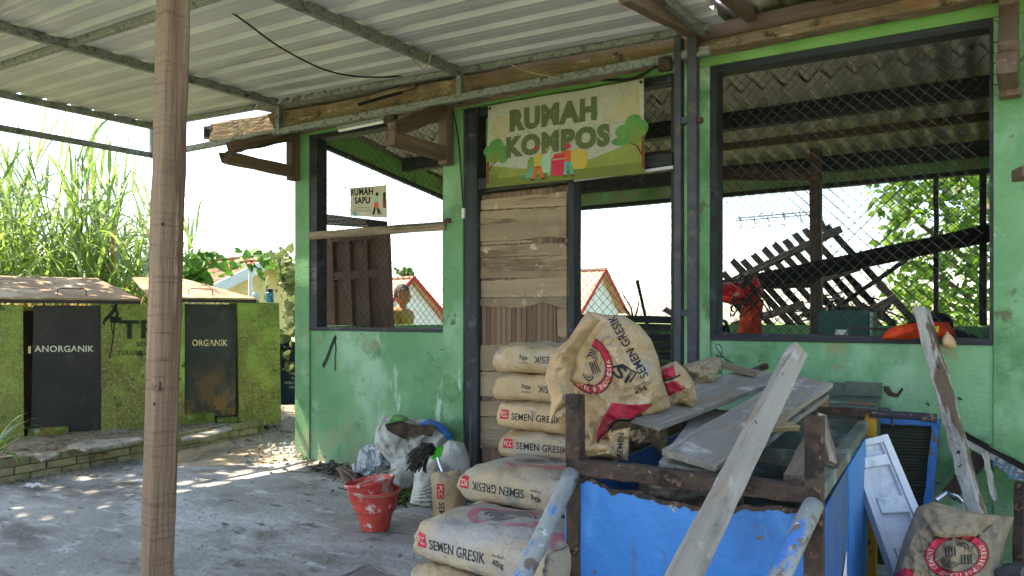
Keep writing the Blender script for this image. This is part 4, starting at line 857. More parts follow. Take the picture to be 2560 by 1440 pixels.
# blue notice board behind the left column, partly covered
nb_ = thing('notice_board', 'dark blue board with white lettering half hidden behind the left column', 'board', cam(740, 1020, 8.8))
q = [cam(700, 1012, 8.8), cam(800, 1012, 8.8), cam(800, 850, 8.8), cam(700, 850, 8.8)]
MB().prism(q, fw * .03).build('panel', 'sign_blue', nb_, fix=True)
for (s, x0, x1, y) in (('ADIWIYATA', 704, 748, 923), ('TARI', 722, 744, 934), ('KA', 729, 742, 945), ('NGKUN', 712, 743, 957), ('KOTA', 724, 747, 968)):
    print_on('lettering', [txt(s, .02, (0, 0, 1, 1))], plane_fn(cam(x0, y + 3, 8.79), cam(x1, y + 3, 8.79), cam(x1, y - 3, 8.79), cam(x0, y - 3, 8.79), V()), 'letter_white', nb_)
# ---- houses
def tiles(m, a, b, c, d, nrow, ncol, lift=.03):
    """stepped tile courses on the slope a-b (eave) to d-c (ridge)"""
    n = (b - a).cross(d - a).normalized()
    for j in range(nrow):
        t0, t1 = j / nrow, (j + 1) / nrow; w = ncol * 4; row = []
        for (t, h) in ((t0, lift), (t1, 0)):
            for i in range(w + 1):
                u = i / w; row.append(a.lerp(b, u).lerp(d.lerp(c, u), t) + n * (h + .018 * sin(2 * pi * u * ncol)))
        m.add(row, [(i, i + 1, w + 2 + i, w + 1 + i) for i in range(w)])
def gable_house(name, label, apex, right, back, hw, rise, length, wallmat, tilemat, trimmat, hh, tn=(14, 18)):
    """apex: front ridge point; right: unit vector across the gable; back: unit vector along the ridge"""
    t = thing(name, label, 'house', V((apex.x, apex.y, apex.z - rise - hh)))
    el, er = apex - right * hw - UP * rise, apex + right * hw - UP * rise; ov = .35
    base = [el + right * ov + back * .4 - UP * hh, er - right * ov + back * .4 - UP * hh, er - right * ov + back * .4, apex + back * .4 - UP * .12, el + right * ov + back * .4]
    m = MB().prism(base, back * (length - .8)); m.build('wall', wallmat, t, fix=True)
    for (e, nm) in ((el, 0), (er, 1)):
        m = MB(); a, b = (e, e + back * length); c, d = apex + back * length, apex
        if nm: a, b, c, d = b, a, d, c
        tiles(m, a, b, c, d, tn[0], tn[1]); o = m.build('roof', tilemat, t)
        sgn = -1 if nm == 0 else 1
        beam('barge_board', e + right * sgn * .05 - UP * .05 - back * .03, apex - UP * .02 - back * .03, .05, .22, trimmat, o, seg=1, jit=0)
    beam('ridge_cap', apex - back * .05 + UP * .04, apex + back * length + UP * .04, .25, .12, tilemat, t, seg=6, jit=.01)
    return t
# cream house close behind the vine
ch = gable_house('cream_house', 'cream house with brown tiled roof behind the vine and bins', cam(688, 646, 16.5), (rt * .60 + fw * .80).normalized(), (-rt * .80 + fw * .60).normalized(), 2.1, 1.0, 5.5, 'wall_cream', 'roof_tile', 'trim_white', 3.5, (18, 26))
tag(MB().tube([cam(626, 1000, 13), cam(627, 780, 13), cam(626, 684, 13), cam(622, 668, 13)], .035, 8).build('white_pipe', 'trim_white'), 'thin white pipe standing in front of the cream house', 'pipe')
g1 = radians(34.7 - 58)
def house_at(px, py, Z, label, turn, length=9.0, tm='roof_tile_orange', name='white_house'):
    a = radians(turn); rgt = rt * cos(a) - fw * sin(a); bck = fw * cos(a) + rt * sin(a); bck = -bck if bck.dot(fw) < 0 else bck
    return gable_house(name, label, cam(px, py, Z), rgt, bck, 3.0, 2.4, length, 'wall_white', tm, 'trim_red', 5.0)
house_at(1514, 674, 42, 'white house with orange tiled roof and red gable trim seen through the doorway', 58 - 116)
house_at(1035, 694, 40, 'white house with red gable trim seen through the left window', 52 - 104)
house_at(835, 720, 46, 'distant tiled house mostly hidden behind the leaning brown door', 52 - 104)
lowtree = thing('distant_tree', 'small green tree crown above the roof in the left window', 'tree', cam(1014, 800, 48))
MB().tube([cam(1014, 900, 48), cam(1014, 690, 48)], .15, 6).build('trunk', 'bark', lowtree)
m = MB()
for k in range(160):
    p = cam(R.gauss(1014, 9), R.gauss(682, 5), 48 + R.gauss(0, .4)); n = V((R.gauss(0, 1), R.gauss(0, 1), R.gauss(0, 1))).normalized(); s = n.orthogonal() * .13; m.add([p - s, p + n.cross(s), p + s, p - n.cross(s)], [(0, 1, 2, 3)])
o = m.build('crown', 'tree_leaf_dark', lowtree); o['kind'] = 'stuff'
# ---- tree outside the back opening on the right
tree = thing('leafy_tree', 'leafy green tree outside the back opening on the right', 'tree', cam(2380, 1050, 8.6))
tb = cam(2500, 1000, 9.2)
MB().tube([V((tb.x, tb.y, -.3)), cam(2500, 800, 9.2), cam(2490, 600, 9.3), cam(2470, 430, 9.3), cam(2450, 300, 9.3)], [.1, .09, .07, .05, .03], 8).build('trunk', 'bark', tree, smooth=True)
for (a, b, c) in (((2420, 740), (2330, 680), (2230, 640)), ((2405, 640), (2300, 560), (2240, 490)), ((2420, 780), (2330, 740), (2240, 720)), ((2380, 500), (2440, 430), (2470, 400)), ((2390, 560), (2300, 430), (2250, 380))):
    MB().tube([cam(*a, 8.65), cam(*b, 8.4), cam(*c, 8.3)], [.035, .022, .008], 5).build('branch', 'bark', tree)
rest = MB()
for k in range(2600):
    while True:
        px, py = R.uniform(2120, 2560), R.uniform(380, 840)
        e = 2215 + (70 if py > 640 else 0) - (60 if py < 560 else 0) * 0 - max(0, (640 - py)) * .05 + 45 * sin(py * .021 + 1.) - (55 if 600 < py < 760 else 0)
        if px > e + R.gauss(0, 14) and nz((px * .022, py * .022, 1), 1.) > -.14: break
    p = cam(px, py, 8.5 + R.gauss(0, .45)); s = R.uniform(.09, .17)
    n = (V((R.gauss(0, .8), R.gauss(0, .8), R.gauss(.5, .6)))).normalized()
    if k < 280: place_leaf((ol, ol, od, opale)[k % 4], tree, p, s, n)
    else:
        t_ = n.orthogonal().normalized(); t_ = Matrix.Rotation(R.random() * 6.28, 3, n) @ t_; b_ = n.cross(t_)
        rest.add([p, p + t_ * s * .5 + b_ * s * .25, p + t_ * s, p + t_ * s * .5 - b_ * s * .25], [(0, 1, 2, 3)])
o = rest.build('crown', 'tree_leaf', tree); o['kind'] = 'stuff'
# sparse twigs and a leaning stick seen through the doorway
tw = thing('bare_shrub', 'bare twiggy shrub behind the sill seen through the doorway', 'shrub', cam(1590, 800, 8.5))
for P in ([(1585, 810), (1578, 770), (1560, 740), (1550, 712)], [(1585, 800), (1592, 780), (1598, 752)], [(1582, 800), (1570, 780), (1558, 768)]):
    MB().tube([cam(x, y, 8.5) for x, y in P], [.014, .010, .007, .004][:len(P)], 5).build('twig', 'char_wood', tw)
stk = beam('leaning_stick', cam(1622, 830, 8.2), cam(1593, 700, 8.2), .03, .03, 'char_wood', seg=6, jit=.004); tag(stk, 'dark leaning stick seen through the doorway', 'stick')
# ---- burnt slatted panel and junk between the back wall and the trees
lat = thing('slatted_panel', 'charred slatted timber panel propped behind the shed', 'panel', cam(2000, 840, 7.9))
ls = lambda x, y: wl(x, y, 3.3)
tops = [(1782, 698), (1806, 680), (1828, 648), (1856, 650), (1881, 634), (1908, 620), (1933, 608), (1958, 597), (1984, 583), (2010, 572), (2062, 560)]
for k, (x, y) in enumerate(tops):
    L_ = 265 if k > 1 else 180; yb = min(830, y + L_); xb = x + (yb - y) * .92
    beam('slat', ls(x, y), ls(xb, yb), .03, .06, 'char_wood', lat, up=V((0, 1, 0)).cross((ls(xb, yb) - ls(x, y)).normalized()), seg=5, jit=.003, end0=.03)
for (a, b) in (((1790, 722), (2104, 572)), ((2000, 715), (2150, 668)), ((2160, 790), (2240, 742)), ((1830, 815), (2010, 760))):
    beam('rail', wl(a[0], a[1], 3.24), wl(b[0], b[1], 3.24), .04, .07, 'char_wood', lat, seg=6, jit=.003)
beam('rail', wl(2052, 553, 3.26), wl(2070, 590, 3.26), .03, .05, 'char_wood', lat)
for (a, b, w, lab) in (((1690, 745), (1720, 780), .09, 'charred board end poking up behind the sill at the steel posts'), ((1660, 772), (1700, 795), .06, 'short charred offcut on the sill beside the steel posts')):
    tag(beam('charred_board', wl(*a, 3.2), wl(*b, 3.2), .05, w, 'char_wood', end0=.03), lab, 'board')
tag(beam('diagonal_timber', wl(1893, 705, 1.6), wl(2472, 583, 2.25), .07, .13, 'char_wood', seg=10, jit=.004), 'thick dark timber lying aslant across the back opening', 'timber')
tag(beam('thin_pole', wl(2105, 760, 2.9), wl(2280, 640, 2.9), .035, .035, 'char_wood', seg=6), 'thin dark pole leaning behind the diagonal timber', 'pole')
pile = MB()
for k in range(240):
    p = wl(R.gauss(2110, 60), 800 - abs(R.gauss(0, 22)), 2.9 + R.random() * .4); a = R.random() * 6.28; d = V((cos(a), sin(a) * .4, R.gauss(0, .5))) * R.uniform(.03, .14); q = V((0, 0, 1)) * .008
    pile.add([p - d - q, p + d - q, p + d + q, p - d + q], [(0, 1, 2, 3)])
tag(pile.build('brushwood', 'char_wood'), 'tangle of dark brushwood behind the sill', 'brushwood', kind='stuff')
# dark boards stacked inside against the back wall, seen through the doorway
for k, (y0, y1) in enumerate(((788, 806), (808, 822), (832, 848), (856, 870), (880, 896), (905, 925))):
    o = beam('stacked_board', wl(1436, (y0 + y1) / 2 - 3, 2.3 - .05 * (k % 2)), wl(1716, (y0 + y1) / 2 + 4, 2.3 - .05 * (k % 2)), .12, (y1 - y0) / 1900 * 7.2, 'black_wood', seg=6, jit=.003)
    tag(o, ('topmost', 'second', 'third', 'fourth', 'fifth', 'lowest')[k] + ' of the dark boards stacked inside the doorway', 'board', 'dark boards stacked inside the shed')
# wrought iron hook rack
rack = thing('hook_rack', 'thin wrought iron hook rack hanging inside the right window', 'hook rack', wl(1935, 545, 1.2))
m = MB(); hr = lambda x, y: wl(x, y, 1.2)
bars = []
MB().tube([hr(1838, 546), hr(2034, 529)], .004, 5).build('bar', 'wire', rack); MB().tube([hr(1840, 552), hr(2034, 536)], .004, 5).build('bar', 'wire', rack)
for (x, y) in ((1848, 545), (1884, 545), (1918, 542), (1958, 538), (1998, 533)): MB().tube([hr(x, y - 5), hr(x + 4, y + 12), hr(x + 6, y + 20), hr(x + 2, y + 26), hr(x - 3, y + 23)], .004, 5).build('hook', 'wire', rack)
for (x, y) in ((1905, 536), (1935, 533), (1965, 530)): MB().tube([hr(x + 9 * cos(t * .7) * (1 - t * .08), y + 6 * sin(t * .7) * (1 - t * .08)) for t in range(10)], .0035, 5).build('scroll', 'wire', rack)
# ---- the brown panel door leaning inside the left window
ld = thing('panel_door', 'dark brown panelled door leaning inside behind the left window', 'door', wl(905, 1100, .5))
dq = lambda u, v: wl(lerp(lerp(826, 808, v), lerp(999, 976, v), u), lerp(lerp(1140, 588, v), lerp(1140, 572, v), u), lerp(.95, .45, v))
nrm_ = (dq(1, 0) - dq(0, 0)).cross(dq(0, 1) - dq(0, 0)).normalized()
def pan(name, u0, v0, u1, v1, a, b, mat, par, arch=0):
    pts = [(u0, v0), (u1, v0), (u1, v1)] + ([(lerp(u1, u0, t), v1 + arch * sin(pi * t)) for t in (.2, .4, .6, .8)] if arch else []) + [(u0, v1)]
    return MB().prism([dq(*p) + nrm_ * a for p in pts], nrm_ * (b - a)).build(name, mat, par, fix=True)
lf = pan('back_panel', .03, .02, .97, .985, -.012, .0, 'door_brown', ld)
for (a, b, c, d) in ((0, 0, .18, 1), (.86, 0, 1, 1)): pan('stile', a, b, c, d, 0, .045, 'door_brown', ld)
for (a, b) in ((.37, .43), (.63, .69)): pan('mullion', a, .01, b, .97, 0.0, .04, 'door_brown', ld)
for (a, b) in ((0.0, .05), (.41, .455), (.795, .83), (.965, .995)): pan('rail', .181, a, .859, b, 0.0, .042, 'door_brown', ld)
for (v0, v1) in ((.07, .39), (.475, .78), (.845, .94)):
    for (u0, u1) in ((.205, .35), (.455, .61), (.71, .84)): pan('panel', u0, v0, u1, v1, 0, .011, 'door_brown', ld, arch=.018 if v0 > .6 and u0 > .4 and u0 < .7 else 0)
MB().tube([dq(.1, .36) + nrm_ * .03, dq(.1, .40) + nrm_ * .045, dq(.1, .44) + nrm_ * .03], .008, 6).build('handle', 'rust', ld)
tag(sheet('dark_board', [wl(808, 534, .35), wl(965, 553, .35)], [wl(808, 562, .35), wl(965, 572, .35)], .02, 'char_wood', None), 'dark board on top of the leaning panel door', 'board')
# ---- junk inside the right window
def cloth(name, label, cat, outline, y, mat, bulge=.06, n=14, th=.03, parent=None):
    """crumpled piece from four polyline edges (top, right, bottom, left: photo pixels) with body"""
    return pouch(name, label, cat, outline, lambda u, v: y, bulge, bulge * .6, mat, n, plane='wall')
def along(P, t):
    k = t * (len(P) - 1); i = min(int(k), len(P) - 2); f = k - i; return (lerp(P[i][0], P[i + 1][0], f), lerp(P[i][1], P[i + 1][1], f))
def coons(ed):
    T, Rr, Bt, Lf = ed                                    # top & bottom: left to right; left & right: bottom to top
    def f(u, v):
        t, b, l, r = along(T, u), along(Bt, u), along(Lf, v), along(Rr, v); o = []
        for c in (0, 1):
            o.append((1 - v) * b[c] + v * t[c] + (1 - u) * l[c] + u * r[c] - ((1 - u) * (1 - v) * Bt[0][c] + u * (1 - v) * Bt[-1][c] + (1 - u) * v * T[0][c] + u * v * T[-1][c]))
        return o
    return f
def pouch_fn(ed, depth, front, back, crumple=.02, cs=7., sd=0., open_top=False, fold=None, facet=1.):
    """two surfaces of a filled or crumpled bag; depth(u, v) is the distance from the camera, front and back its half thicknesses"""
    c = coons(ed)
    def side(s):
        def f(u, v, off=0.):
            x, y = c(u, v); e = (1 - abs(2 * u - 1) ** 2.6) * ((1 - abs(2 * v - 1) ** 2.6) if not open_top else (1 - max(0, 1 - 2 * v) ** 2.6)); e = max(0, e) ** .55
            p0 = V((x * .012, y * .012, sd)); k = crumple * (.8 * nz(p0, cs * .10, sd) + .75 * (.28 - abs(nz(p0, cs * .22, sd + 3))) + .5 * (.25 - abs(nz(p0, cs * .5, sd + 5))) + .22 * (.25 - abs(nz(p0, cs * 1.1, sd + 7))))
            k += facet * crumple * .55 * (.45 - noise.voronoi(p0 * (cs * .27) + V((sd, 0, 0)))[0][0]) + facet * crumple * .2 * (.45 - noise.voronoi(p0 * (cs * .7) + V((0, sd, 0)))[0][0])
            if fold: k += fold(u, v)
            Z = depth(u, v) - s * (front if s > 0 else back) * e - (k * min(1, e * 1.6 + .25) if s > 0 else -k * .6 * min(1, e * 1.6)) - (off if s > 0 else 0)
            return cam(x, y, Z)
        return f
    return side(1), side(-1)
def pouch(name, label, cat, ed, depth, front, back, mat, n=24, crumple=.02, cs=7., sd=0., open_top=False, fold=None, inner=None, group=None, facet=1.):
    fa, fb = pouch_fn(ed, depth, front, back, crumple, cs, sd, open_top, fold, facet); m = MB(); m.grid(fa, n, n); nv = (n + 1) * (n + 1)
    m.grid(lambda u, v: fb(1 - u, v), n, n)
    t = thing(name, label, cat, cam(*coons(ed)(.5, 0), depth(.5, 0)), group)
    me_o = m.build('skin', mat, t, smooth=True)
    return t, fa, me_o

# shade tree left of the yard, outside the picture; its leaves dapple the ground
st = thing('shade_tree', 'broad leafy tree left of the yard that dapples the ground', 'tree', (-10.2, -3.3, 0))
MB().tube([V((-10.2, -3.3, -.1)), V((-10.1, -3.3, 1.6)), V((-9.9, -3.2, 3.2)), V((-9.7, -3.1, 5.0))], [.16, .13, .1, .04], 8).build('trunk', 'bark', st, smooth=True)
m = MB()
for k in range(4300):
    while True:
        p = V((R.uniform(-1, 1), R.uniform(-1, 1), R.uniform(-1, 1)))
        if p.length < 1 and nz(p, 2.2, 3.) > -.34: break
    p = V((-9.6 + 1.3 * p.x, -2.9 + 2.3 * p.y, 4.6 + 1.3 * p.z)); n = V((R.gauss(0, .7), R.gauss(0, .7), 1)).normalized(); t_ = Matrix.Rotation(R.random() * 6.28, 3, n) @ n.orthogonal().normalized(); b_ = n.cross(t_); s = R.uniform(.12, .24)
    m.add([p, p + t_ * s * .5 + b_ * s * .3, p + t_ * s, p + t_ * s * .5 - b_ * s * .3], [(0, 1, 2, 3)])
o = m.build('crown', 'tree_leaf', st); o['kind'] = 'stuff'
# ================================================================== THE BLUE HANDCART
from mathutils.bvhtree import BVHTree
FL, FR = gr(1437, 1168, .75), gr(2036, 1232, .75); FL.z = FR.z = 0
e1 = (FR - FL).normalized(); e2 = V((-e1.y, e1.x, 0)); CW = (FR - FL).length; CLn = 1.62
def ct(a, b, z): return FL + e1 * a + e2 * b + UP * z          # across, along, up
cart = thing('blue_handcart', 'rusty blue steel handcart loaded with planks and torn cement bags', 'handcart', ct(CW / 2, CLn / 2, 0))
def cbox(name, a0, a1, b0, b1, z0, z1, mat, par=None):
    return MB().obox(ct((a0 + a1) / 2, (b0 + b1) / 2, (z0 + z1) / 2), e1 * (a1 - a0) / 2, e2 * (b1 - b0) / 2, UP * (z1 - z0) / 2).build(name, mat, par or cart)
top = [ct(lerp(-.0, CW - .0, t), -.012, .715 - .035 * math.sin(pi * t) ** 2 - .012 * t) for t in [i / 12 for i in range(13)]]; bot = [ct(lerp(-.0, CW, i / 12), -.012, .08) for i in range(13)]
ta, tb = ragged(top, bot, 60, .0, 4.4); ta = [p + UP * (.022 * nz((i * .13, 1, 0), 1.) + .010 * nz((i * .5, 3, 0), 1.) + .004 * nz((i * 1.7, 5, 0), 1.)) for i, p in enumerate(ta)]; tb = [V((p.x, p.y, .08)) for p in tb]
fp = sheet('front_panel', ta, tb, .006, 'cart_blue', cart, e2)
ta2 = [p - e2 * .003 + UP * .003 for p in ta]; tb2 = [p - UP * (.008 + .014 * abs(nz((i * .7, 2, 0), 1.)) + .022 * abs(nz((i * .23, 5, 0), 1.))) for i, p in enumerate(ta2)]
sheet('rusted_edge', ta2, tb2, .011, 'rust', fp, e2)
cbox('left_stile', -.028, .02, -.018, .03, .08, .70, 'cart_blue', fp)
cbox('front_seam', .021, .026, -.0155, -.0125, .08, .69, 'rust', fp)
beam('front_rail', ct(-.02, 0, .755), ct(CW + .02, 0, .745), .05, .05, 'rust', cart, seg=20, jit=.003)
for (a, z0, z1) in ((0, .06, .99), (CW, .06, .965)):
    o = beam('corner_post', ct(a, 0.004, z0), ct(a, 0.004, z1), .05, .052, 'rust', cart, up=e2, seg=10, jit=.0015)
for a in (-.002, CW + .002): beam('side_rail', ct(a, .03, .745), ct(a, CLn, .745), .045, .045, 'rust' if a < .1 else 'olive_metal', cart, seg=10, jit=.002)
beam('back_rail', ct(0, CLn, .745), ct(CW, CLn, .745), .045, .045, 'olive_metal', cart, seg=6)
MB().prism([ct(CW + .012, .03, .08), ct(CW + .012, CLn * .45, .08), ct(CW + .012, CLn * .45, .70), ct(CW + .012, .03, .69)], e1 * .006).build('side_panel', 'cart_blue_side', cart, fix=True)
MB().prism([ct(CW + .014, CLn * .46, .08), ct(CW + .014, CLn - .06, .08), ct(CW + .014, CLn - .06, .70), ct(CW + .014, CLn * .46, .70)], e1 * .006).build('side_panel', 'cart_blue', cart, fix=True)
MB().prism([ct(-.018, .03, .08), ct(-.018, CLn, .08), ct(-.018, CLn, .70), ct(-.018, .03, .70)], e1 * .006).build('side_panel', 'cart_blue_side', cart, fix=True)
MB().prism([ct(CW + .022, .5, .28), ct(CW + .022, .62, .30), ct(CW + .022, .62, .42), ct(CW + .022, .5, .36)], e1 * .002).build('white_sticker', 'white_paint', cart, fix=True)
beam('yellow_post', ct(CW + .03, CLn - .03, .02), ct(CW + .03, CLn - .03, .80), .05, .05, 'yellow_metal', cart, up=e1, seg=6)
beam('yellow_post', ct(-.01, CLn - .03, .02), ct(-.01, CLn - .03, .80), .05, .05, 'yellow_metal', cart, up=e1, seg=6)
cbox('floor', 0, CW, .01, CLn, .09, .10, 'rust')
cbox('back_panel', 0, CW, CLn - .02, CLn - .012, .10, .74, 'olive_metal')
cbox('cross_bar', .06, CW - .01, CLn * .52, CLn * .52 + .04, .66, .72, 'olive_metal')
bxo = cbox('rear_box', CW * .50, CW + .045, CLn + .03, CLn + .42, .40, .82, 'olive_metal')
cbox('lid_flap', CW * .50 - .01, CW + .05, CLn + .10, CLn + .43, .822, .835, 'olive_metal', bxo); cbox('rim', CW * .5, CW + .05, CLn + .40, CLn + .43, .836, .90, 'olive_metal', bxo); cbox('bracket', CW - .12, CW + .055, CLn + .385, CLn + .399, .838, .91, 'olive_metal', bxo)
beam('lock_bar', ct(CW * .45, CLn - .02, .80), ct(CW + .03, CLn - .03, .80), .035, .035, 'rust', cart, seg=6)
MB().tube([ct(CW + .03, CLn - .05, .80), ct(CW + .22, CLn - .05, .80), ct(CW + .3, CLn - .05, .795)], [.018, .018, .022], 8).build('axle_rod', 'print_black', cart)
MB().tube([ct(CW + .05, CLn + .2, .80), ct(CW + .1, CLn + .2, .80), ct(CW + .11, CLn + .2, .76), ct(CW + .11, CLn + .2, .72)], .008, 6).build('latch', 'steel_dark', cart)
for (p, tgt, Z) in ((ct(0.0, -.02, .735), (1308, 1440), 2.22), (ct(CW, -.02, .72), (1948, 1440), 1.92)):
    q = cam(*tgt, Z); q2 = p + (q - p) * 1.9; pts = [p + (q2 - p) * t for t in (0, .15, .3, .5, .7, .9, 1)]
    L_ = (q2 - p).length; me = MB().tube([V((L_ * t, 0, 0)) for t in (0, .1, .2, .3, .45, .6, .8, 1)], .028, 16); mesh = bpy.data.meshes.new('handle_pipe'); mesh.from_pydata(me.v, [], me.f)
    link('handle_pipe', mesh, 'pipe_blue', cart, frame_of(p, q2), True)
for a in (.12, CW - .12):
    w_ = thing  # wheels below the frame
    c = ct(a, CLn * .62, .045); o = MB().lathe([(.025, -.02), (.036, -.022), (.04, 0), (.036, .022), (.025, .02), (.025, -.02)], 20, c, e1).build('tyre', 'print_black', cart, smooth=True)
    MB().lathe([(.012, -.03), (.012, .03)], 12, c, e1).build('hub', 'rust', o)
# ---- planks on the cart, each one loose
def plank(name, label, p0, p1, w, th, up, mat='driftwood', **k): return tag(beam(name, p0, p1, w, th, mat, None, up=up, **k), label, 'plank', 'loose planks on the handcart')
nb0 = (UP * .86 - fw * .42 - rt * .12).normalized()
plank('plank', 'long square timber sloping down across the front of the handcart', cam(1640, 1580, 1.66), cam(1994, 876, 2.86), .070, .046, (-fw * .72 + rt * .5 + UP * .42).normalized(), seg=20, jit=.0015, wear=.05, end1=.02)
plank('plank', 'wide weathered board lying under the long timber on the cart', cam(1722, 1150, 2.40), cam(2030, 952, 3.45), .185, .022, nb0, seg=12, jit=.001, end1=.01)
plank('plank', 'short bluish grey board below the wide weathered board', cam(1712, 1176, 2.44), cam(1800, 1030, 3.25), .17, .02, (UP * .9 - fw * .4).normalized(), seg=8, jit=.001, end0=.02)
plank('plank', 'grey board under the big torn cement bag on the cart', cam(1590, 1052, 2.78), cam(1915, 936, 3.65), .20, .024, (UP * .9 - fw * .35 - rt * .1).normalized(), seg=10, jit=.001)
plank('plank', 'narrow board beneath the right edge of the wide board', cam(1800, 1150, 2.52), cam(2038, 985, 3.40), .12, .02, nb0, seg=8)
plank('plank', 'small pale offcut lying on the olive box behind the cart', cam(1950, 1013, 3.35), cam(2062, 1008, 3.42), .05, .025, UP, seg=3, mat='plank_tan')
plank('plank', 'short brown wood stub leaning inside the right cart corner', cam(1982, 1205, 2.24), cam(2040, 1085, 2.72), .05, .045, (-fw * .6 + UP * .5 - rt * .3).normalized(), seg=4, mat='grey_wood')
plank('plank', 'thin splintered stick beside the rear bag on the cart', cam(1800, 910, 3.6), cam(1890, 936, 3.5), .03, .03, UP, seg=5, mat='grey_wood')
plank('plank', 'pale plank end sticking out right of the long timber', cam(1890, 1065, 2.75), cam(1973, 1060, 2.9), .09, .02, nb0, seg=3, mat='plank_tan')
plank('plank', 'thin grey lath leaning behind the right cart corner post', cam(2082, 1160, 2.42), cam(2052, 1040, 2.6), .035, .02, (-fw).normalized(), seg=4, mat='grey_wood')
plank('plank', 'dark stick lying on the far planks near the wall', cam(1835, 948, 3.7), cam(1915, 915, 3.8), .03, .025, UP, seg=4, mat='debris_dark')
w_ = MB()
for k in range(3): w_.tube([cam(1775 + 8 * k + 50 * t + 18 * sin(t * 7 + k), 930 - 70 * sin(t * 3.1) * (1 - .3 * k) + 6 * k, 3.7) for t in [i / 12 for i in range(13)]], .0025, 4, False)
tag(w_.build('wire_tangle', 'wire'), 'thin loose wire curling above the rear bag on the cart', 'wire', kind='stuff')
# ================================================================== CEMENT BAGS
def cement_bag(label, p, rot, L=.60, W=.42, T=.135, flip=False, dusty=False, seed=0., logo=False, bulge=.0, text=True, turned=False, group='full cement bags'):
    """p: front left lower corner. A filled paper bag, its long printed side to the front (-y)"""
    NU, NT = 44, 56; vs = []; rs = random.Random(seed); L *= rs.uniform(.97, 1.02); sagL, sagR, dent = rs.uniform(0, .014), rs.uniform(0, .014), rs.uniform(.3, .7)
    for i in range(NU + 1):
        u = 2 * i / NU - 1; tap = .76 + .24 * (1 - abs(u) ** 9); wt = .94 + .06 * (1 - abs(u) ** 10); x = L / 2 * u
        if i in (0, NU): x -= .006 * (1 if u > 0 else -1)
        for j in range(NT):
            a = 2 * pi * j / NT; c, s = cos(a), sin(a); e = 2 / 5.0; y = W / 2 * wt * (abs(c) ** e) * (1 if c > 0 else -1); z = T / 2 * tap * (abs(s) ** (2 / 3.3)) * (1 if s > 0 else -1)
            if s > 0: z += bulge * (1 - u * u) * (1 - (y / (W / 2)) ** 2)
            z -= (sagL if u < 0 else sagR) * abs(u) ** 3; y += .012 * u * (rs_b := ((seed * 7.3) % 1) * 2 - 1) * abs(u)
            if s > 0: z -= .010 * math.exp(-((u * .5 + .5 - dent) / .08) ** 2) * (1 + .6 * nz((y * 6, seed, 0), 1.))
            if c < -.3: y += .007 * nz((x * 7, z * 16, seed), 1.) 
            q = V((x, y, z)); k = .006 * nz(q, 5., seed) + .006 * (.25 - abs(nz(q, 11., seed + 3))) + .004 * (.25 - abs(nz((x * 22, y * 9, z * 9), 1., seed + 5))) + .020 * (abs(u) ** 4) * nz((x * 4, y * 15, z * 34), 1., seed) + .010 * (abs(u) ** 2) * (.2 - abs(nz((x * 2.5, y * 12, z * 22), 1., seed + 11)))
            k += .007 * (.42 - noise.voronoi(V((x * 9 + seed, y * 9, z * 14)))[0][0]) * (1 if s > -.2 else .3)
            kk = .006 * (1 - abs(nz((x * 5, y * 5 + x * 3, z * 5), 1.6, seed + 9)) * 3) if s > .2 else 0
            q += V((c * k * .8, 0, 0)) * 0 + V((0, c, s)) * k - V((0, 0, max(0, kk)))
            vs.append(q + V((L / 2, W / 2, T / 2)))
    fs = [(i * NT + j, i * NT + (j + 1) % NT, (i + 1) * NT + (j + 1) % NT, (i + 1) * NT + j) for i in range(NU) for j in range(NT)]
    # folded end flaps
    for i, d in ((0, -1), (NU, 1)):
        b = len(vs); cx = V((vs[i * NT].x + d * .012, W / 2, T / 2)); ringv = [vs[i * NT + j] for j in range(NT)]
        vs += [cx + (r - cx) * .8 + V((d * .004 * nz(r, 20., seed), 0, 0)) for r in ringv] + [cx]
        for j in range(NT):
            k = (j + 1) % NT
            fs += ([(i * NT + j, b + j, b + k, i * NT + k)] if d > 0 else [(i * NT + k, b + k, b + j, i * NT + j)]); fs += [(b + j, b + NT, b + k)] if d > 0 else [(b + k, b + NT, b + j)]
    tree_ = BVHTree.FromPolygons(vs, fs); Mx = Matrix.Translation(p) @ Matrix.Rotation(rot, 4, 'Z')
    t = thing('cement_bag', label, 'cement bag', Mx @ V((L / 2, W / 2, 0)), group)
    me = bpy.data.meshes.new('sack'); me.from_pydata(vs, [], fs); link('sack', me, 'cement_paper_dusty' if dusty else 'cement_paper', t, Mx, True)
    def side(u, v):
        if flip: u, v = 1 - u, 1 - v
        h = tree_.ray_cast(V((L * u, -1, T * v)), V((0, 1, 0))); return Mx @ ((h[0] if h[0] else V((L * u, 0, T * v))) - V((0, .0016, 0)))
    def upper(u, v):
        h = tree_.ray_cast(V((L * u, W * v, 1)), V((0, 0, -1))); return Mx @ ((h[0] if h[0] else V((L * u, W * v, T))) + V((0, 0, .0016)))
    def put(name, shapes, fn, mat): print_on(name, [finer(s, .03) for s in shapes], fn, mat, t)
    if text:
        put('red_label', [rect(.055, .40, .135, .70, 3, 3)], side, 'print_red')
        sd2 = lambda u, v: side(u, v) + (Mx.to_3x3() @ V((0, -.0012, 0)))
        put('lettering', [txt('PCC', 0., (.065, .47, .125, .63), pi if turned else 0)], sd2, 'print_white')
        put('lettering', [txt('SEMEN GRESIK', .012, (.165, .40, .60, .62), pi if turned else 0)], side, 'print_black')
        put('lettering', [txt('40kg', .01, (.655, .37, .735, .55), pi if turned else 0)], side, 'print_black'); put('lettering', [txt('Berat Bersih', 0., (.655, .60, .735, .66), pi if turned else 0)], side, 'print_black')
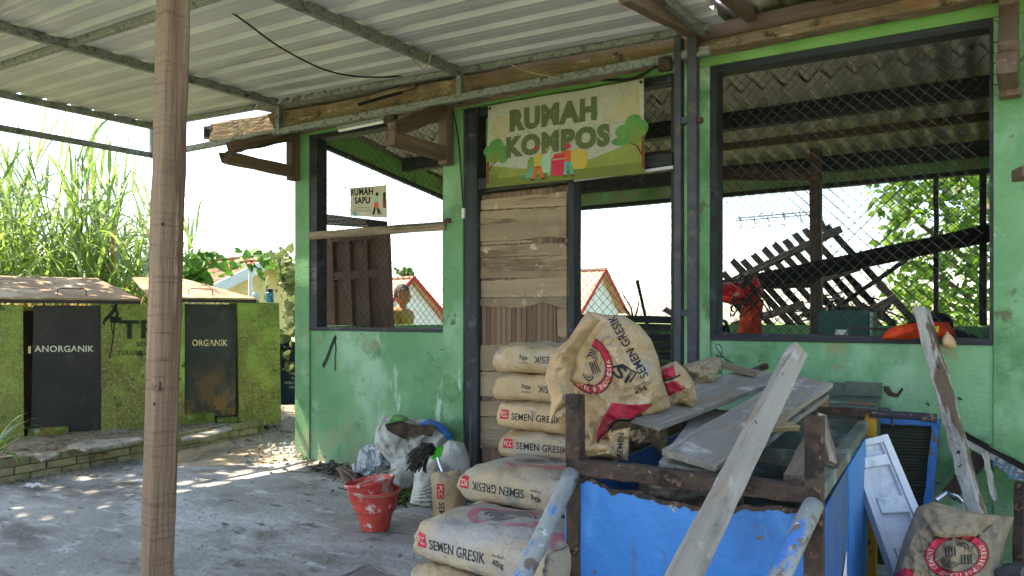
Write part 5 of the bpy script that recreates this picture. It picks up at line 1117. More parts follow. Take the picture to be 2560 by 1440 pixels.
    if logo:
        put('red_ring', [arc(.5, .50, .22, .285, 0, 2 * pi, 40)], upper, 'print_red_dusty')
        put('monogram', [arc(.5, .5, .06 + .035 * k, .078 + .035 * k, .3, 3.4, 14) for k in range(4)] + [stroke2([(.40 + .03 * k, .30), (.46 + .03 * k, .5)], .012) for k in range(4)], upper, 'print_black_dusty')
        put('red_corner', [poly2([(.80, .08), (.97, .12), (.97, .45), (.86, .40)])], upper, 'print_red_dusty'); put('red_corner', [poly2([(.03, .55), (.10, .6), (.16, .92), (.03, .92)])], upper, 'print_red_dusty')
    return t
def corner(px, py, Z, z):
    q = cam(px, py, Z); return V((q.x, q.y, z))
ORD = ['topmost', 'second from the top', 'third from the top', 'fourth from the top', 'fifth from the top', 'sixth from the top', 'seventh from the top', 'lowest']
a0 = corner(1222, 900, 3.50, 0)
pal = thing('pallet', 'low wooden pallet under the tall cement bag stack', 'pallet', a0 + V((.3, .2, 0)))
for k in range(5): MB().box(a0 + V((.02, .03 + .08 * k, .05)), a0 + V((.58, .09 + .08 * k, .07))).build('slat', 'grey_wood', pal)
for k in range(2): MB().box(a0 + V((.06 + .4 * k, .03, .012)), a0 + V((.12 + .4 * k, .4, .049))).build('runner', 'grey_wood', pal)
for i in range(8):
    off = (0, .008, .024, .045, .055, .05, .06, .05)[i]; z = 1.118 - .1312 * (i + 1)
    cement_bag(ORD[i] + ' of the tall stack of full cement bags by the door', a0 + e1 * 0 + V((off, .008 * (i % 2), z)), radians((3, 4, 2.5, 3, 4, 3, 2, 3)[i]), L=.60, T=.142, flip=i in (0, 1, 6), seed=i * 3.1, dusty=i > 4)
b0 = corner(1132, 1200, 3.12, 0)
for i in range(4):
    off = (0, .07, .05, .08)[i]; z = .645 - .158 - (.148 * i)
    cement_bag((ORD[0] + ' of the middle cement bag stack, printed upside down', 'second bag of the middle cement stack, half hidden by the front stack', 'third bag of the middle cement stack, low behind the handle pipe', 'lowest bag of the middle cement stack on the yard')[i], b0 + V((off, .01 * i, max(z, .018))), radians((-2, 1, 0, 2)[i]), L=.60, W=.44, T=.158 if i == 0 else .148, turned=i == 0, dusty=True, seed=40 + i * 2.7, logo=i == 0, bulge=.012 if i == 0 else 0)
c0 = corner(1022, 1350, 2.74, 0)
for i in range(3):
    off = (0, -.015, .01)[i]; z = .525 - .165 * (i + 1)
    cement_bag((ORD[0] + ' bag of the front cement stack, dusty with the red ring on top', 'second bag of the front cement stack at the bottom of the picture', 'lowest bag of the front cement stack on the yard')[i], c0 + V((off, -.0 + .012 * i, max(z, .02))), radians((-3, -1, 1)[i]), L=.585, W=.42, T=.165, flip=False, dusty=i < 1, seed=70 + i * 2.3, logo=i == 0, bulge=.012 if i == 0 else 0)
# ================================================================== TORN AND EMPTY PAPER BAGS
def inverse(ed):
    c = coons(ed)
    def f(x, y):
        u = v = .5
        for _ in range(14):
            a = c(u, v); h = 1e-3; b = c(u + h, v); d = c(u, v + h); J = ((b[0] - a[0]) / h, (d[0] - a[0]) / h, (b[1] - a[1]) / h, (d[1] - a[1]) / h); det = J[0] * J[3] - J[1] * J[2] or 1e-9
            rx, ry = x - a[0], y - a[1]; u = min(.999, max(.001, u + (J[3] * rx - J[1] * ry) / det)); v = min(.999, max(.001, v + (-J[2] * rx + J[0] * ry) / det))
        return u, v
    return f
def bag_print(t, fa, ed, name, shapes, mat, off=.004, d=9.):
    iv = inverse(ed); print_on(name, [finer(s, d) for s in shapes], lambda x, y: fa(*iv(x, -y), off), mat, t)
big = [[(1470, 778), (1520, 788), (1562, 790), (1600, 814)], [(1679, 1016), (1657, 950), (1645, 890), (1628, 848), (1600, 814)], [(1485, 1132), (1503, 1095), (1530, 1070), (1600, 1046), (1650, 1030), (1679, 1016)], [(1485, 1132), (1455, 1030), (1415, 960), (1400, 905), (1432, 840), (1470, 778)]]
bd = lambda u, v: 2.74 + .12 * u + .10 * v
bigfold = lambda u, v: .03 * sin(9 * (u - .3 * v)) * v * (1 - v) * 2 - .05 * max(0, .25 - u) * 2
bg, bfa, _ = pouch('torn_cement_bag', 'large torn empty cement bag standing open on top of the cart', 'paper bag', big, bd, .16, .14, 'kraft', 90, .06, 7., 3., fold=bigfold)
flap = [[(1470, 776), (1485, 792), (1502, 800)], [(1452, 1030), (1436, 985), (1428, 930), (1455, 860), (1502, 800)], [(1372, 1062), (1392, 1030), (1425, 1010), (1452, 1030)], [(1372, 1062), (1378, 1000), (1362, 945), (1376, 885), (1420, 850), (1452, 800), (1470, 776)]]
fl, ffa, _2 = pouch_fn(flap, lambda u, v: 2.60 + .02 * u + .05 * sin(5 * v), .05, -.03, .042, 9., 9., fold=lambda u, v: .06 * sin(pi * u))+ (None,)
MB().grid(fl, 34, 56).build('mouth_flap', 'kraft', bg, smooth=True)
flap2 = [[(1478, 782), (1505, 790), (1522, 800)], [(1470, 960), (1462, 900), (1490, 840), (1522, 800)], [(1380, 960), (1410, 950), (1440, 960), (1470, 960)], [(1380, 960), (1392, 900), (1430, 850), (1478, 782)]]
f2_, _3 = pouch_fn(flap2, lambda u, v: 2.66, .03, 0, .05, 9., 14.)
MB().grid(f2_, 14, 20).build('mouth_lining', 'kraft_inner', bg, smooth=True)
tip = [[(1405, 1035), (1425, 1025), (1440, 1030)], [(1452, 1085), (1450, 1060), (1440, 1030)], [(1400, 1075), (1420, 1092), (1452, 1085)], [(1400, 1075), (1398, 1055), (1405, 1035)]]
f3_, _4 = pouch_fn(tip, lambda u, v: 2.66, .03, 0, .03, 9., 4.); MB().grid(f3_, 8, 8).build('torn_corner', 'kraft_inner', bg, smooth=True)
P2 = lambda L_: [(x, -y) for x, y in L_]
def logo_px(t, fa, ed, cx, cy, rx, ry, rot, flipped=False, words=True):
    def T_(s):
        out = []
        for u, v in s[0]:
            x, y = u * rx, v * ry; out.append((cx + x * cos(rot) - y * sin(rot), -cy + x * sin(rot) + y * cos(rot)))
        return out, s[1]
    bag_print(t, fa, ed, 'ring_outline', [T_(arc(0, 0, .70, 1.04, 0, 2 * pi, 44))], 'print_black', .003)
    bag_print(t, fa, ed, 'red_ring', [T_(arc(0, 0, .73, 1.0, 0, 2 * pi, 44))], 'print_red', .005)
    if words:
        bag_print(t, fa, ed, 'lettering', [T_(s) for s in arc_text('GRESIK · INDONESIA', 0, 0, .865, radians(-168), radians(-12), .17, True)], 'print_white', .0075)
        bag_print(t, fa, ed, 'lettering', [T_(s) for s in arc_text('SEMEN', 0, 0, .865, radians(125), radians(55), .17)], 'print_white', .0075)
    mono = [stroke2([(-.45 + .1 * k, .42), (-.45 + .1 * k, .0)], .045) for k in range(4)] + [stroke2([(.05 + .1 * k, .05), (.05 + .1 * k, -.38)], .045) for k in range(4)]
    mono += [arc(.18, .2, .08 + .1 * k, .12 + .1 * k, -.6, 2.6, 12) for k in range(3)] + [arc(-.2, -.3, .08 + .1 * k, .12 + .1 * k, 2.6, 5.8, 12) for k in range(2)]
    bag_print(t, fa, ed, 'monogram', [T_(s) for s in mono], 'print_black', .006)
logo_px(bg, bfa, big, 1472, 912, 56, 74, radians(24))
bag_print(bg, bfa, big, 'lettering', [txt('SEMEN GRESIK', .012, (1570 - 88, -866 - 11, 1570 + 88, -866 + 11), radians(119))], 'print_black', .005, 7.)
bag_print(bg, bfa, big, 'emblem', [txt('SI', .02, (1535, -950, 1578, -918), radians(-32)), stroke2(P2([(1533, 918), (1556, 912), (1590, 932), (1575, 956)]), 5)], 'print_black', .005, 7.)
bag_print(bg, bfa, big, 'lettering', [txt('40kg', .01, (1586, -984, 1618, -968), radians(38))], 'print_black', .005, 7.); bag_print(bg, bfa, big, 'lettering', [txt('Berat Bersih', 0., (1584, -966, 1612, -961), radians(38))], 'print_black', .005, 7.)
bag_print(bg, bfa, big, 'black_edge', [stroke2(P2([(1516, 1108), (1520, 1082), (1532, 1058), (1550, 1050), (1580, 1052), (1605, 1035)]), 7)], 'print_black', .005)
bag_print(bg, bfa, big, 'red_corner', [poly2(P2([(1531, 1006), (1570, 1012), (1632, 1010), (1612, 1028), (1580, 1047), (1550, 1045), (1530, 1055), (1517, 1080), (1512, 1112), (1492, 1106), (1494, 1075), (1508, 1045)]))], 'print_red', .006)
def paper(label, ed, Z, front=.06, back=.05, mat='kraft', n=40, crumple=.05, cs=8., sd=1., slope=0.):
    return pouch('torn_cement_bag', label, 'paper bag', ed, (lambda u, v: Z + slope * v), front, back, mat, n, crumple, cs, sd)
ed2 = [[(1652, 918), (1672, 908), (1690, 902)], [(1745, 1000), (1735, 955), (1715, 925), (1690, 902)], [(1660, 1022), (1700, 1010), (1732, 1026), (1745, 1000)], [(1660, 1022), (1655, 980), (1650, 945), (1652, 918)]]
t2, fa2, _ = paper('crumpled cement bag with red print behind the large torn bag', ed2, 3.0, .10, .1, sd=5.)
bag_print(t2, fa2, ed2, 'red_corner', [poly2(P2([(1655, 925), (1684, 913), (1690, 940), (1656, 948)])), poly2(P2([(1658, 960), (1690, 952), (1712, 972), (1668, 992)]))], 'print_red', .006)
bag_print(t2, fa2, ed2, 'black_edge', [stroke2(P2([(1652, 951), (1676, 948), (1700, 938)]), 5)], 'print_black', .006)
ed3 = [[(1705, 912), (1735, 905), (1775, 892), (1800, 894)], [(1786, 955), (1800, 925), (1805, 910), (1800, 894)], [(1728, 975), (1745, 970), (1770, 965), (1786, 955)], [(1728, 975), (1740, 945), (1712, 930), (1705, 912)]]
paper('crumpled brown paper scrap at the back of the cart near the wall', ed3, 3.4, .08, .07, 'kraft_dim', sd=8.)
ed4 = [[(1520, 1082), (1545, 1074), (1576, 1068)], [(1570, 1152), (1573, 1110), (1576, 1068)], [(1530, 1146), (1550, 1150), (1570, 1152)], [(1530, 1146), (1524, 1110), (1520, 1082)]]
t4, fa4, _ = paper('small folded cement bag strip hanging under the large torn bag', ed4, 2.62, .03, .03, sd=11.)
bag_print(t4, fa4, ed4, 'lettering', [txt('SEMEN', .012, (1551 - 30, -1112 - 7, 1551 + 30, -1112 + 7), radians(86))], 'print_black', .004, 7.)
ed5 = [[(1452, 1130), (1490, 1108), (1520, 1112)], [(1545, 1145), (1535, 1125), (1520, 1112)], [(1466, 1142), (1500, 1140), (1545, 1145)], [(1466, 1142), (1458, 1136), (1452, 1130)]]
paper('torn paper rag lying over the front rail of the cart', ed5, 2.56, .04, .03, 'kraft_inner', crumple=.05, sd=13.)
ed6 = [[(1572, 1078), (1620, 1068), (1670, 1060)], [(1665, 1140), (1672, 1100), (1670, 1060)], [(1590, 1120), (1625, 1110), (1665, 1140)], [(1590, 1120), (1580, 1100), (1572, 1078)]]
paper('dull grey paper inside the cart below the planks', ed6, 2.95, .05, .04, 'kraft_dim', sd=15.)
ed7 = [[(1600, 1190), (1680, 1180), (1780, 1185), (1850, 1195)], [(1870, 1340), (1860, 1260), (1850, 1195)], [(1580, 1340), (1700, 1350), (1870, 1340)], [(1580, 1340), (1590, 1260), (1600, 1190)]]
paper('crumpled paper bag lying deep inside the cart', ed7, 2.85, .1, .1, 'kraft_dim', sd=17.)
# half empty bag standing between the sacks and the stacks
ed8 = [[(1076, 1186), (1095, 1178), (1118, 1180), (1150, 1172)], [(1164, 1302), (1163, 1240), (1150, 1172)], [(1086, 1306), (1120, 1310), (1164, 1302)], [(1086, 1306), (1080, 1250), (1076, 1186)]]
t8, fa8, _ = pouch('cement_bag', 'half empty cement bag standing upright beside the white sacks', 'cement bag', ed8, lambda u, v: 4.52, .10, .1, 'cement_paper', 24, .02, 6., 21.)
bag_print(t8, fa8, ed8, 'red_label', [rect(1092, -1247, 1110, -1210, 2, 3)], 'print_red', .004)
bag_print(t8, fa8, ed8, 'lettering', [txt('PCC', 0., (1101 - 14, -1229 - 5, 1101 + 14, -1229 + 5), radians(-90))], 'print_white', .006)
bag_print(t8, fa8, ed8, 'lettering', [txt('SEMEN', .012, (1104 - 30, -1286 - 7, 1104 + 30, -1286 + 7), radians(-90))], 'print_black', .004, 7.)
# crumpled bag in the lower right corner
ed9 = [[(2292, 1268), (2330, 1254), (2362, 1262), (2440, 1282), (2536, 1292)], [(2470, 1590), (2500, 1460), (2512, 1360), (2536, 1292)], [(2215, 1600), (2330, 1600), (2470, 1590)], [(2215, 1600), (2232, 1440), (2262, 1340), (2292, 1268)]]
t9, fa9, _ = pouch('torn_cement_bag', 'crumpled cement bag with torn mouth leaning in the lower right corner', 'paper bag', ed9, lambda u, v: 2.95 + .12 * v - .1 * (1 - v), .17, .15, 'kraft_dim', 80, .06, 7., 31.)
logo_px(t9, fa9, ed9, 2392, 1388, 78, 58, radians(184), words=False)
iv9 = None
def T9(s): return [(2392 + (u * 78) * cos(radians(184)) - (v * 58) * sin(radians(184)), -1388 + (u * 78) * sin(radians(184)) + (v * 58) * cos(radians(184))) for u, v in s[0]], s[1]
bag_print(t9, fa9, ed9, 'lettering', [T9(s) for s in arc_text('GRESIK PORTLAND CEMENT', 0, 0, .865, radians(200), radians(-20), .16)], 'print_white', .0075)
bag_print(t9, fa9, ed9, 'red_corner', [poly2(P2([(2232, 1440), (2262, 1420), (2285, 1428), (2278, 1470), (2235, 1500)]))], 'print_red', .005)
mo = [[(2300, 1266), (2340, 1256), (2420, 1278), (2500, 1290)], [(2440, 1340), (2470, 1315), (2500, 1290)], [(2335, 1340), (2360, 1345), (2400, 1342), (2440, 1340)], [(2335, 1340), (2312, 1300), (2300, 1266)]]
f9, _5 = pouch_fn(mo, lambda u, v: 2.82 + .1 * v, .02, 0, .05, 8., 33.); MB().grid(f9, 20, 14).build('folded_mouth', 'kraft_dim', t9, smooth=True)
# ================================================================== SACKS, BUCKETS AND SWEEPINGS BY THE GREEN WALL
s1 = [[(940, 1070), (960, 1042), (1000, 1035), (1040, 1050), (1075, 1045), (1105, 1055), (1128, 1085)], [(1090, 1210), (1130, 1160), (1138, 1120), (1128, 1085)], [(985, 1225), (1030, 1232), (1090, 1210)], [(985, 1225), (975, 1160), (935, 1110), (940, 1070)]]
sk, sfa, _ = pouch('woven_sack', 'large white woven sack with gaping mouth against the green wall', 'sack', s1, lambda u, v: 5.62, .20, .14, 'sack_white', 80, .05, 6., 41., facet=.5, fold=lambda u, v: .045 * sin(u * 26 + 5 * nz((u * 3, v * 3, 1), 1.)) * v * v + .03 * (.3 - abs(nz((u * 5, v * 2.2, 4), 1.6))))
m1 = [[(962, 1060), (1000, 1054), (1050, 1064), (1085, 1062)], [(1080, 1092), (1086, 1078), (1085, 1062)], [(985, 1086), (1010, 1098), (1045, 1086), (1080, 1092)], [(985, 1086), (968, 1076), (962, 1060)]]
g1_, _q = pouch_fn(m1, lambda u, v: 5.40, .0, 0, .03, 8., 43.); MB().grid(g1_, 12, 10).build('dark_contents', 'debris_dark', sk, smooth=True)
for (ed_, mt, lb) in (([[(968, 1060), (985, 1036), (1020, 1044)], [(1015, 1056), (1018, 1050), (1020, 1044)], [(972, 1064), (995, 1056), (1015, 1056)], [(972, 1064), (968, 1062), (968, 1060)]], 'p_tree', 'green_liner'), ([[(1048, 1058), (1072, 1046), (1108, 1060), (1130, 1088)], [(1128, 1108), (1130, 1098), (1130, 1088)], [(1056, 1064), (1090, 1070), (1128, 1108)], [(1056, 1064), (1050, 1062), (1048, 1058)]], 'blue_frame', 'blue_liner')):
    g_, _q = pouch_fn(ed_, lambda u, v: 5.45, .03, 0, .03, 8., 47.); MB().grid(g_, 14, 8).build(lb, mt, sk, smooth=True)
s2 = [[(898, 1125), (915, 1112), (945, 1108), (965, 1118)], [(982, 1190), (985, 1150), (965, 1118)], [(890, 1180), (930, 1200), (982, 1190)], [(890, 1180), (893, 1150), (898, 1125)]]
pouch('plastic_bag', 'crumpled white plastic bag left of the large sack', 'plastic bag', s2, lambda u, v: 5.75, .12, .1, 'plastic_film', 70, .10, 11., 51., fold=lambda u, v: .03 * (.25 - abs(nz((u * 9, v * 3 + u * 4, 4), 1.6))))
s3 = [[(1036, 1180), (1060, 1165), (1090, 1128), (1125, 1098), (1160, 1108), (1174, 1140)], [(1110, 1262), (1160, 1230), (1176, 1185), (1174, 1140)], [(1024, 1258), (1060, 1268), (1110, 1262)], [(1024, 1258), (1032, 1220), (1036, 1180)]]
sk3, s3a, _ = pouch('woven_sack', 'ribbed white sack with folded top carrying the mop and dustpan', 'sack', s3, lambda u, v: 4.95 + .12 * v, .17, .14, 'sack_white', 80, .035, 6., 61., facet=.5, fold=lambda u, v: (.012 * sin(v * 70) * (1 - v) if v < .55 else .04 * sin(u * 15 - v * 9 + 4 * nz((u * 3, v * 3, 2), 1.)) * (v - .5)))
s4 = [[(968, 1190), (990, 1150), (1015, 1140), (1042, 1160)], [(1035, 1225), (1042, 1195), (1042, 1160)], [(970, 1222), (1000, 1232), (1035, 1225)], [(970, 1222), (966, 1205), (968, 1190)]]
pouch('woven_sack', 'smooth white sack squeezed between the two larger sacks', 'sack', s4, lambda u, v: 5.35, .12, .1, 'sack_white', 26, .05, 5., 67.)
mop = thing('mop_head', 'dark grey string mop head lying over the white sack', 'mop', cam(1045, 1180, 4.85))
m = MB()
for k in range(110):
    a = R.uniform(-1, 1); x0, y0 = 1085 - 6 * R.random() + a * 6, 1122 + 14 * R.random(); x2 = 1012 + 38 * R.random() + (14 if k % 3 else 0); y2 = 1128 + 55 * R.random()
    P = []
    for t in [i / 7 for i in range(8)]:
        x = lerp(x0, x2, t) + 3 * sin(t * 9 + k); y = lerp(y0, y2, t ** 1.6) - 22 * sin(pi * t) * (1 - t * .5) + 2 * cos(t * 11 + k * 2); P.append(cam(x, y, 4.78 + .06 * R.random() - .08 * sin(pi * t)))
    m.tube(P, .0055, 4, False)
o = m.build('strings', 'mop_yarn', mop); o['kind'] = 'stuff'
dp = thing('dustpan', 'bright green dustpan with silver handle resting on the white sack', 'dustpan', cam(1095, 1170, 4.75))
MB().prism([cam(1078, 1148, 4.74), cam(1090, 1122, 4.76), cam(1103, 1114, 4.78), cam(1109, 1118, 4.76), cam(1105, 1138, 4.74), cam(1092, 1152, 4.72)], fw * .025).build('pan', 'lime_plastic', dp, fix=True)
MB().tube([cam(1094, 1144, 4.71), cam(1098, 1158, 4.70), cam(1106, 1180, 4.68)], .011, 8).build('handle', 'chrome', dp)
br = thing('twig_broom', 'worn twig broom head lying at the foot of the green wall', 'broom', gr(860, 1190, .01))
m = MB()
for k in range(90):
    t = R.random(); p = gr(832 + 6 * R.random(), 1160 + 6 * R.random(), .07); q = gr(R.uniform(858, 892), R.uniform(1178, 1208), R.uniform(.02, .08)); m.tube([p, p.lerp(q, .5) + UP * R.uniform(0, .02), q], .003, 3, False)
o = m.build('bristles', 'grey_wood', br); o['kind'] = 'stuff'
MB().tube([gr(829, 1155, .08), gr(838, 1168, .08)], .022, 8).build('binding', 'print_black', br)
for (pts, mt, lb, cat) in (([(842, 1196), (880, 1196), (905, 1210), (870, 1212)], 'plank_tan', 'flat cardboard scrap in front of the twig broom', 'cardboard'), ([(905, 1205), (935, 1200), (940, 1212), (915, 1216)], 'driftwood', 'small grey board scrap below the plastic bag', 'board')):
    tag(MB().prism([gr(x, y, .03) for x, y in pts], UP * .008).build('scrap', mt, fix=True), lb, cat)
tag(MB().tube([gr(883, 1160, .12), gr(887, 1182, .06), gr(890, 1192, .03)], .014, 8).build('pale_tube', 'plastic_film'), 'pale blue plastic tube beside the plastic bag', 'tube')
bl_ = MB()
for k in range(150):
    p = gr(R.gauss(1010, 22), R.gauss(1240, 10), .02); a = R.random() * 6.28; d = V((cos(a), sin(a), R.uniform(0, .4))) * R.uniform(.015, .05); q = V((-sin(a), cos(a), 0)) * .012; bl_.add([p - d - q, p + d - q, p + d + q + UP * .02, p - d + q], [(0, 1, 2, 3)])
tag(bl_.build('leaf_litter', 'tree_leaf_dark'), 'heap of dark leaves and scraps before the sacks', 'litter', kind='stuff')
# ---- two red buckets, one nested in the other
pb = gr(938, 1322, .012)
for i, (dz, tilt, lab) in enumerate(((0, 0, 'lower of two nested red cement smeared buckets on the yard'), (.055, radians(9), 'upper red bucket tilted inside the lower red bucket'))):
    t = thing('red_bucket', lab, 'bucket', pb + UP * dz, 'nested red buckets')
    ax = (UP + rt * -sin(tilt) * 0 + (-rt) * tan(-tilt) * -1 + fw * .03 * i).normalized()
    H = .235; prf = [(0, .0), (.078, .0), (.082, .006), (.100, .085), (.106, .10), (.122, .118), (.124, .13), (.140, .215), (.147, .220), (.148, .232), (.143, .235), (.139, .225), (.121, .132), (.105, .105), (.098, .09), (.078, .012), (0, .010)]
    MB().lathe(prf, 40, pb + UP * dz, ax).build('body', 'red_bucket', t, smooth=True)
    q = ax.to_track_quat('Z', 'Y'); c = pb + UP * dz + ax * .226
    d1, d2 = (q @ V((1, 0, 0))), (q @ V((0, 1, 0))); side = (rt * cos(.35 + i) + fw * sin(.35 + i)); side = (side - ax * side.dot(ax)).normalized(); fr_ = ax.cross(side)
    MB().tube([c + side * .15 * cos(a) + fr_ * (.162 if i else .155) * -sin(a) * (1 if i else .98) + ax * (.012 + (.03 * sin(a) if i else -.02 * sin(a))) for a in [pi * k / 16 for k in range(17)]], .0028, 5).build('handle', 'cable_cream', t)
    for s in (-1, 1): MB().tube([c + side * s * .140, c + side * s * .156], .012, 8).build('lug', 'red_bucket', t)
# ---- grey framed pane at the bottom edge
fp_ = thing('glass_pane', 'flat framed glass pane lying at the bottom edge of the yard', 'glass pane', gr(930, 1440, .02))
Q = [gr(845, 1450, .03), gr(922, 1414, .03), gr(985, 1445, .03), gr(905, 1500, .03)]
MB().prism(Q, UP * .008).build('glass', 'glass_grey', fp_, fix=True)
for k in range(4): beam('edge', Q[k], Q[(k + 1) % 4], .02, .02, 'driftwood', fp_, seg=2)
# ================================================================== THINGS LEANING ON THE WALL AT THE RIGHT
pn = thing('framed_screen', 'blue framed dark ribbed panel leaning on the right wall', 'panel', wl(2250, 1300, -.15))
pq = lambda u, v: wl(lerp(2090, lerp(2312, 2352, v), u), lerp(1440, lerp(1032, 1048, u), v), lerp(-.22, -.05, v))
PN = (pq(1, 0) - pq(0, 0)).cross(pq(0, 1) - pq(0, 0)).normalized(); PN = PN if PN.dot(fw) < 0 else -PN
MB().prism([pq(0, 0), pq(1, 0), pq(1, 1), pq(0, 1)], -PN * .01).build('backing', 'screen_dark', pn, fix=True)
NR = 46
for k in range(NR):
    v = lerp(.03, .95, k / NR); a, b = pq(.02, v), pq(.93, v); MB().tube([a + PN * .002, b + PN * .002], .0042, 4, False).build('rib', 'screen_dark', pn)
for (a, b) in (((0, .97), (1, .97)), ((.965, 0), (.965, .955))):
    beam('frame_bar', pq(*a) + PN * .012, pq(*b) + PN * .012, .035, .04, 'blue_frame', pn, up=PN, seg=8)
wp = thing('white_shutter', 'white painted panel shutter leaning beside the handcart', 'shutter', cam(2250, 1560, 3.3))
wq = lambda u, v: cam(lerp(lerp(2258, 2112, v), lerp(2402, 2210, v), u), lerp(lerp(1530, 1112, v), lerp(1545, 1090, v), u), lerp(3.15, 3.45, v))
WN = (wq(1, 0) - wq(0, 0)).cross(wq(0, 1) - wq(0, 0)).normalized(); WN = WN if WN.dot(fw) < 0 else -WN
def wpan(name, u0, v0, u1, v1, a, b, par=wp, mat='white_paint'): return MB().prism([wq(u0, v0) + WN * a, wq(u1, v0) + WN * a, wq(u1, v1) + WN * a, wq(u0, v1) + WN * a], WN * (b - a)).build(name, mat, par, fix=True)
wpan('backing', .02, .01, .98, .99, -.012, 0)
wpan('stile', 0, 0, .16, 1, -.014, .034); wpan('stile', .84, 0, 1, 1, -.0142, .034)
wpan('moulding', .162, .0, .20, .965, -.0, .02); wpan('moulding', .80, .0, .838, .965, 0, .02)
wpan('top_rail', .161, .965, .839, .998, -.01, .033)
for (a, b) in ((.845, .9), (.58, .67), (.29, .38), (.03, .12)): wpan('rail', .201, a, .799, b, .0, .03)
lb_ = beam('leaning_beam', wl(2302, 770, -.05), gr(2512, 1530, .02), .075, .06, 'flaking_white', None, up=(-fw + rt * .75).normalized(), seg=22, jit=.004, wear=.12, end0=.02)
tag(lb_, 'long beam with flaking white paint leaning on the right window sill', 'beam')
hs = thing('arched_sign', 'broken white sign board with blue lettering leaning at the right edge', 'sign', wl(2480, 1320, -.12))
hq = lambda x, y, d=-.12: wl(x, y, d)
MB().prism([hq(2398, 1082), hq(2440, 1100), hq(2500, 1128), hq(2560, 1166), hq(2620, 1215), hq(2620, 1245), hq(2575, 1205), hq(2560, 1202), hq(2538, 1198), hq(2500, 1170), hq(2480, 1150), hq(2440, 1130), hq(2402, 1105)], (0, .02, 0)).build('board', 'flaking_white', hs, fix=True)
beam('dark_edge', hq(2396, 1078, -.11), hq(2600, 1190, -.11), .03, .025, 'char_wood', hs, seg=5)
lt = plane_fn(hq(2478, 1170, -.125), hq(2600, 1240, -.125), hq(2612, 1208, -.125), hq(2490, 1142, -.125), V((0, 0, 0)))
print_on('lettering', [txt('HIJAU', .03, (0, 0, 1, 1))], lt, 'letter_blue', hs)
beam('brace', hq(2372, 1240, -.10), hq(2452, 1140, -.10), .03, .07, 'dark_brown_wood', hs, seg=4)
beam('white_strip', hq(2462, 1130, -.15), hq(2488, 1250, -.16), .05, .02, 'flaking_white', hs, up=V((1, 0, .2)), seg=6, jit=.004)
beam('side_leg', hq(2550, 1205, -.1), hq(2545, 1420, -.16), .04, .05, 'rust', hs, seg=6)
tag(MB().tube([cam(2340, 1250, 3.5), cam(2365, 1232, 3.5), cam(2390, 1240, 3.5), cam(2405, 1255, 3.5)], .012, 8).build('bent_pipe', 'chrome'), 'small bent grey pipe behind the crumpled bag', 'pipe')
tag(beam('dark_box', cam(2500, 1480, 3.0), cam(2640, 1480, 2.8), .3, .2, 'steel_dark', None, seg=1), 'dark metal box end in the lower right corner', 'box')
tag(MB().obox(gr(2165, 1560, .05), rt * .08, fw * .05, UP * .06).build('wood_block', 'plank_tan'), 'small wooden block under the shutter beside the cart', 'block')
# ---- inside the right window
rp_ed = [[(1790, 712), (1830, 704), (1870, 702), (1892, 690)], [(1908, 745), (1905, 715), (1892, 690)], [(1792, 752), (1830, 762), (1870, 755), (1908, 745)], [(1792, 752), (1788, 735), (1790, 712)]]
pouch('red_plastic_bag', 'shiny red plastic bag bundled at the left of the right window', 'plastic bag', rp_ed, lambda u, v: 5.2, .10, .06, 'red_plastic', 22, .09, 10., 71.)
ov = [[(1858, 750), (1880, 744), (1910, 748)], [(1905, 845), (1904, 800), (1910, 748)], [(1843, 845), (1875, 846), (1905, 845)], [(1843, 845), (1848, 800), (1858, 750)]]
pouch('orange_vest', 'orange cloth hanging below the red bag in the right window', 'cloth', ov, lambda u, v: 5.25, .03, .02, 'orange_cloth', 18, .04, 9., 73.)
cw = MB()
for k in range(11):
    x0 = R.uniform(1850, 1890); cw.tube([cam(x0 + 30 * sin(t * 3.4 + k * .5) + 2 * k * t, lerp(690, 800 - 6 * k % 40, t) + 10 * sin(t * 5 + k), 5.12) for t in [i / 14 for i in range(15)]], .006, 5, False)
tag(cw.build('cable_tangle', 'cable_black'), 'tangle of black cables hanging over the orange cloth', 'cables', kind='stuff')
gb = thing('green_box', 'dark green box with a pale label standing inside the right window', 'box', wl(2120, 850, .7))
MB().box(wl(2063, 900, .75) , wl(2170, 776, .55)).build('body', 'dark_green_box', gb, fix=True)
MB().box(wl(2172, 845, .74) , wl(2182, 780, .60)).build('edge', 'paint_grey', gb, fix=True)
MB().prism([wl(2088, 838, .545), wl(2120, 838, .545), wl(2120, 824, .545), wl(2088, 824, .545)], (0, .003, 0)).build('label_plate', 'letter_white', gb, fix=True)
oc = [[(2222, 822), (2250, 812), (2290, 806), (2340, 804), (2370, 806)], [(2392, 848), (2385, 825), (2370, 806)], [(2203, 848), (2260, 849), (2330, 849), (2392, 848)], [(2203, 848), (2210, 835), (2222, 822)]]
ot, ofa, _ = pouch('orange_jacket', 'orange jacket draped over the sill of the right window', 'jacket', oc, lambda u, v: 3.92, .06, .05, 'orange_cloth', 22, .05, 9., 81.)
bag_print(ot, ofa, oc, 'yellow_patch', [poly2(P2([(2336, 818), (2348, 814), (2346, 830), (2338, 832)]))], 'yellow_patch', .006)
bk = [[(2268, 806), (2285, 782), (2330, 778), (2372, 786)], [(2384, 820), (2382, 800), (2372, 786)], [(2266, 818), (2310, 815), (2384, 820)], [(2266, 818), (2266, 812), (2268, 806)]]
pouch('black_bag', 'black bag lying behind the orange jacket on the sill', 'bag', bk, lambda u, v: 4.2, .08, .07, 'black_cloth', 18, .04, 8., 83.)
dk = [[(2386, 822), (2410, 828), (2440, 840)], [(2448, 848), (2445, 844), (2440, 840)], [(2392, 850), (2420, 850), (2448, 848)], [(2392, 850), (2388, 835), (2386, 822)]]
